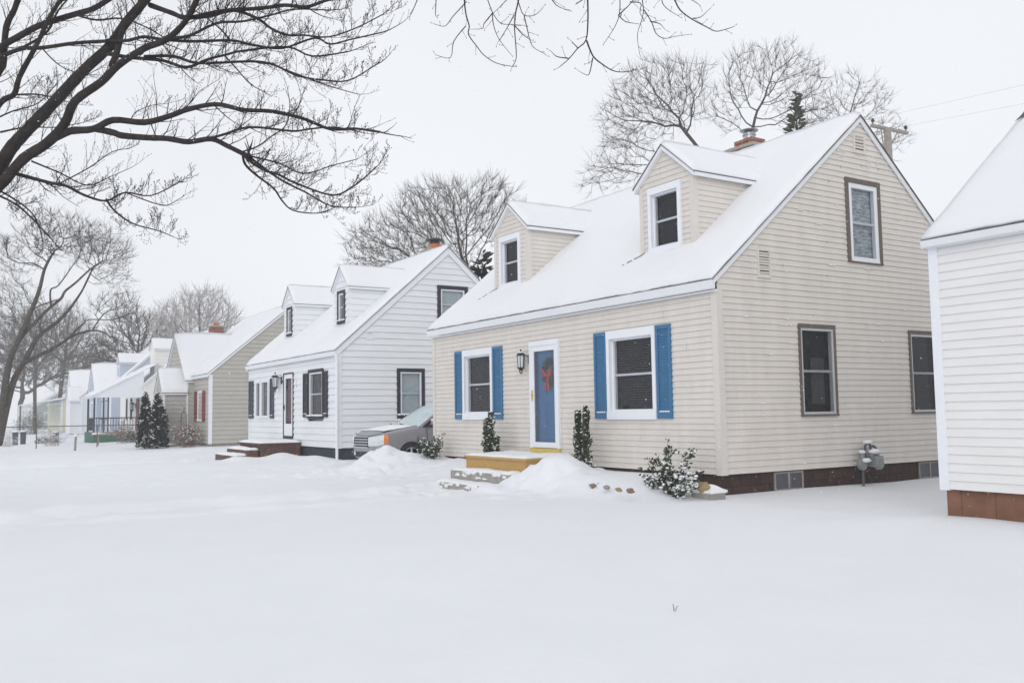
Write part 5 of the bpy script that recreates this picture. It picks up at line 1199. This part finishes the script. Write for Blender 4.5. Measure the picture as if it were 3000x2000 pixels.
for s,d0,d1,w0,w1 in F:
    p = zz(s,d0,d1); k = 4
    p = [p[0]]+[x+V((tw.r.gauss(0,.012),tw.r.gauss(0,.012),tw.r.gauss(0,.012))) for x in p[1:]]
    q = smooth_path(p,k); n = len(q)-1
    rad = [(w0+(w1-w0)*(i/n)**.85)/2*(1+.10*noise.noise(V((i*.9,w0*99,d0)))) for i in range(n+1)]
    big.tube(q,rad,9 if w0 > .08 else 6)
    tw.along(q,w0/2,w1/2,.095 if w0 < .06 else .13,.46 if w0 < .06 else .62,.12 if w0 < .06 else .3,1 if w0 < .03 else 2 if w0 < .06 else 1,.75,.0045)
big.build('trunk','bark_dark',t,smooth=True); tw.m.build('twigs','twig_dark',t,kind='stuff'); tw.b.build('buds','twig_dark',t,kind='stuff')

# ------------------------------------------------------------------ overhanging branches, tree behind the camera
t = thing('overhanging_tree','bare tree whose drooping twigs hang into the top of the picture','tree',(12.6,-11.6,-.45))
HZ = lambda *s: [at(6.2+.5*math.sin(x*.004),1200+x/2.352,y/2.352) for x,y in s]
H = [HZ((383,-90),(383,0),(385,100),(395,180),(410,240),(470,320),(520,380),(600,435),(700,455)),HZ((390,15),(300,120),(250,180),(180,175)),HZ((387,180),(300,290),(280,385),(185,380)),
 HZ((500,-90),(530,0),(575,85),(620,160),(700,175),(790,170)),HZ((575,88),(510,160),(500,200),(430,200)),HZ((720,-60),(670,0),(575,85)),HZ((570,95),(580,180),(620,270),(690,365)),
 HZ((760,-90),(745,0),(720,100),(725,200),(735,340),(735,410),(705,460)),HZ((720,105),(660,200),(630,280)),HZ((745,0),(750,40),(790,110),(860,110),(915,65)),HZ((790,112),(810,200),(830,290),(850,340),(930,370)),HZ((727,180),(780,240),(830,280)),
 HZ((1220,-90),(1220,0),(1221,150),(1220,280),(1150,340),(1090,405),(1030,455)),HZ((1092,403),(1020,390),(980,365)),HZ((1220,280),(1240,340),(1265,400),(1330,440),(1400,490),(1460,495),(1525,480)),HZ((1262,400),(1250,470),(1240,520),(1195,505)),HZ((1158,332),(1130,295)),
 HZ((1430,-90),(1435,0),(1440,110),(1400,190),(1345,290)),HZ((1440,108),(1480,150),(1550,165)),HZ((1440,105),(1520,10),(1560,-60)),
 HZ((1600,-90),(1600,0),(1615,70),(1605,140),(1570,240),(1580,370)),HZ((1615,70),(1670,150),(1700,230),(1760,260),(1820,255),(1900,235)),HZ((1520,15),(1590,30),(1580,90),(1610,120)),HZ((1660,150),(1720,170),(1750,200)),
 HZ((1790,-60),(1820,0),(1870,70),(1950,130),(2050,185),(2110,215),(2170,210),(2235,185)),HZ((1950,128),(2000,115),(2060,70)),HZ((1740,-40),(1745,20),(1790,70),(1850,105)),HZ((970,-20),(1010,40),(1060,60)),HZ((1220,-20),(1160,30),(1150,35)),HZ((1850,-10),(1940,0),(2000,30)),
 HZ((185,-60),(178,40),(172,105),(200,112)),HZ((70,-40),(30,60),(5,110))]
m = MB(); hub = [at(6.6,900,-520),at(6.5,1280,-480),at(6.4,1700,-470),at(6.4,2200,-430)]
tk = V((12.6,-11.6,-.6)); q = smooth_path([tk,tk+V((0,.1,2.4)),tk+V((-.4,.6,4.2)),V((10.6,-9.6,5.6)),hub[3]+V((1.2,-.9,.5)),hub[3],hub[2],hub[1],hub[0]],5); n_ = len(q)-1
m.tube(q,[.10*(1-i/n_)**.9+.010 for i in range(n_+1)],8)
tw = Twigs(9)
for p in H:
    top = p[0]
    if proj_y(top) < 0:
        k = min(q,key=lambda s:(s-top).length); m.tube(smooth_path([k,(k+top)/2+Z_*.06,top],3),.009,5)
    s = smooth_path([p[0]]+[x+V((rnd.gauss(0,.006),rnd.gauss(0,.006),rnd.gauss(0,.004))) for x in p[1:]],3); L = len(s)-1
    w0 = .0062 if len(p) > 6 else .0042
    tw.m.tube(s,[w0*(1-.62*i/L) for i in range(L+1)],5,False)
    tot = sum((b-a).length for a,b in zip(s,s[1:]))
    tw.along(s,w0,w0*.4,.12,.09,.1,0,.25,.0034)
m.build('trunk','bark_dark',t,smooth=True); tw.m.build('twigs','twig_dark',t,kind='stuff'); tw.b.build('buds','twig_dark',t,kind='stuff')

# ------------------------------------------------------------------ falling snow and thickened air
m = MB(); k = 0; rg = random.Random(3)
while k < 12000:
    p = V((rg.uniform(-20,9.5),rg.uniform(-10,3),rg.uniform(-.3,6)))
    if (p-CAM).dot(_f) < 4.6 or p.y > -.05 and p.x < .1 and p.y > 0: continue
    if p.y > -.1 and p.x > 3.6: continue
    r_ = rg.uniform(.002,.005); a,b,c = r_*rg.uniform(.8,1.6),r_,r_*rg.uniform(.6,1)
    m.add([p+V((a,0,0)),p-V((a,0,0)),p+V((0,b,0)),p-V((0,b,0)),p+V((0,0,c)),p-V((0,0,c))],[(0,2,4),(2,1,4),(1,3,4),(3,0,4),(2,0,5),(1,2,5),(3,1,5),(0,3,5)]); k += 1
fl = m.build('falling_snow','snow_clump',kind='stuff')
if HAZE:
    hm = bpy.data.materials.new('haze'); hm.use_nodes = True; n = hm.node_tree; n.nodes.clear()
    o = n.nodes.new('ShaderNodeOutputMaterial'); pv = n.nodes.new('ShaderNodeVolumePrincipled')
    pv.inputs['Color'].default_value = (.93,.95,.97,1); pv.inputs['Density'].default_value = HAZE; n.links.new(pv.outputs[0],o.inputs['Volume'])
    M['haze'] = hm; hz = MB().box((-305,-105,-2.5),(65,105,19)).build('haze',hm,kind='stuff')
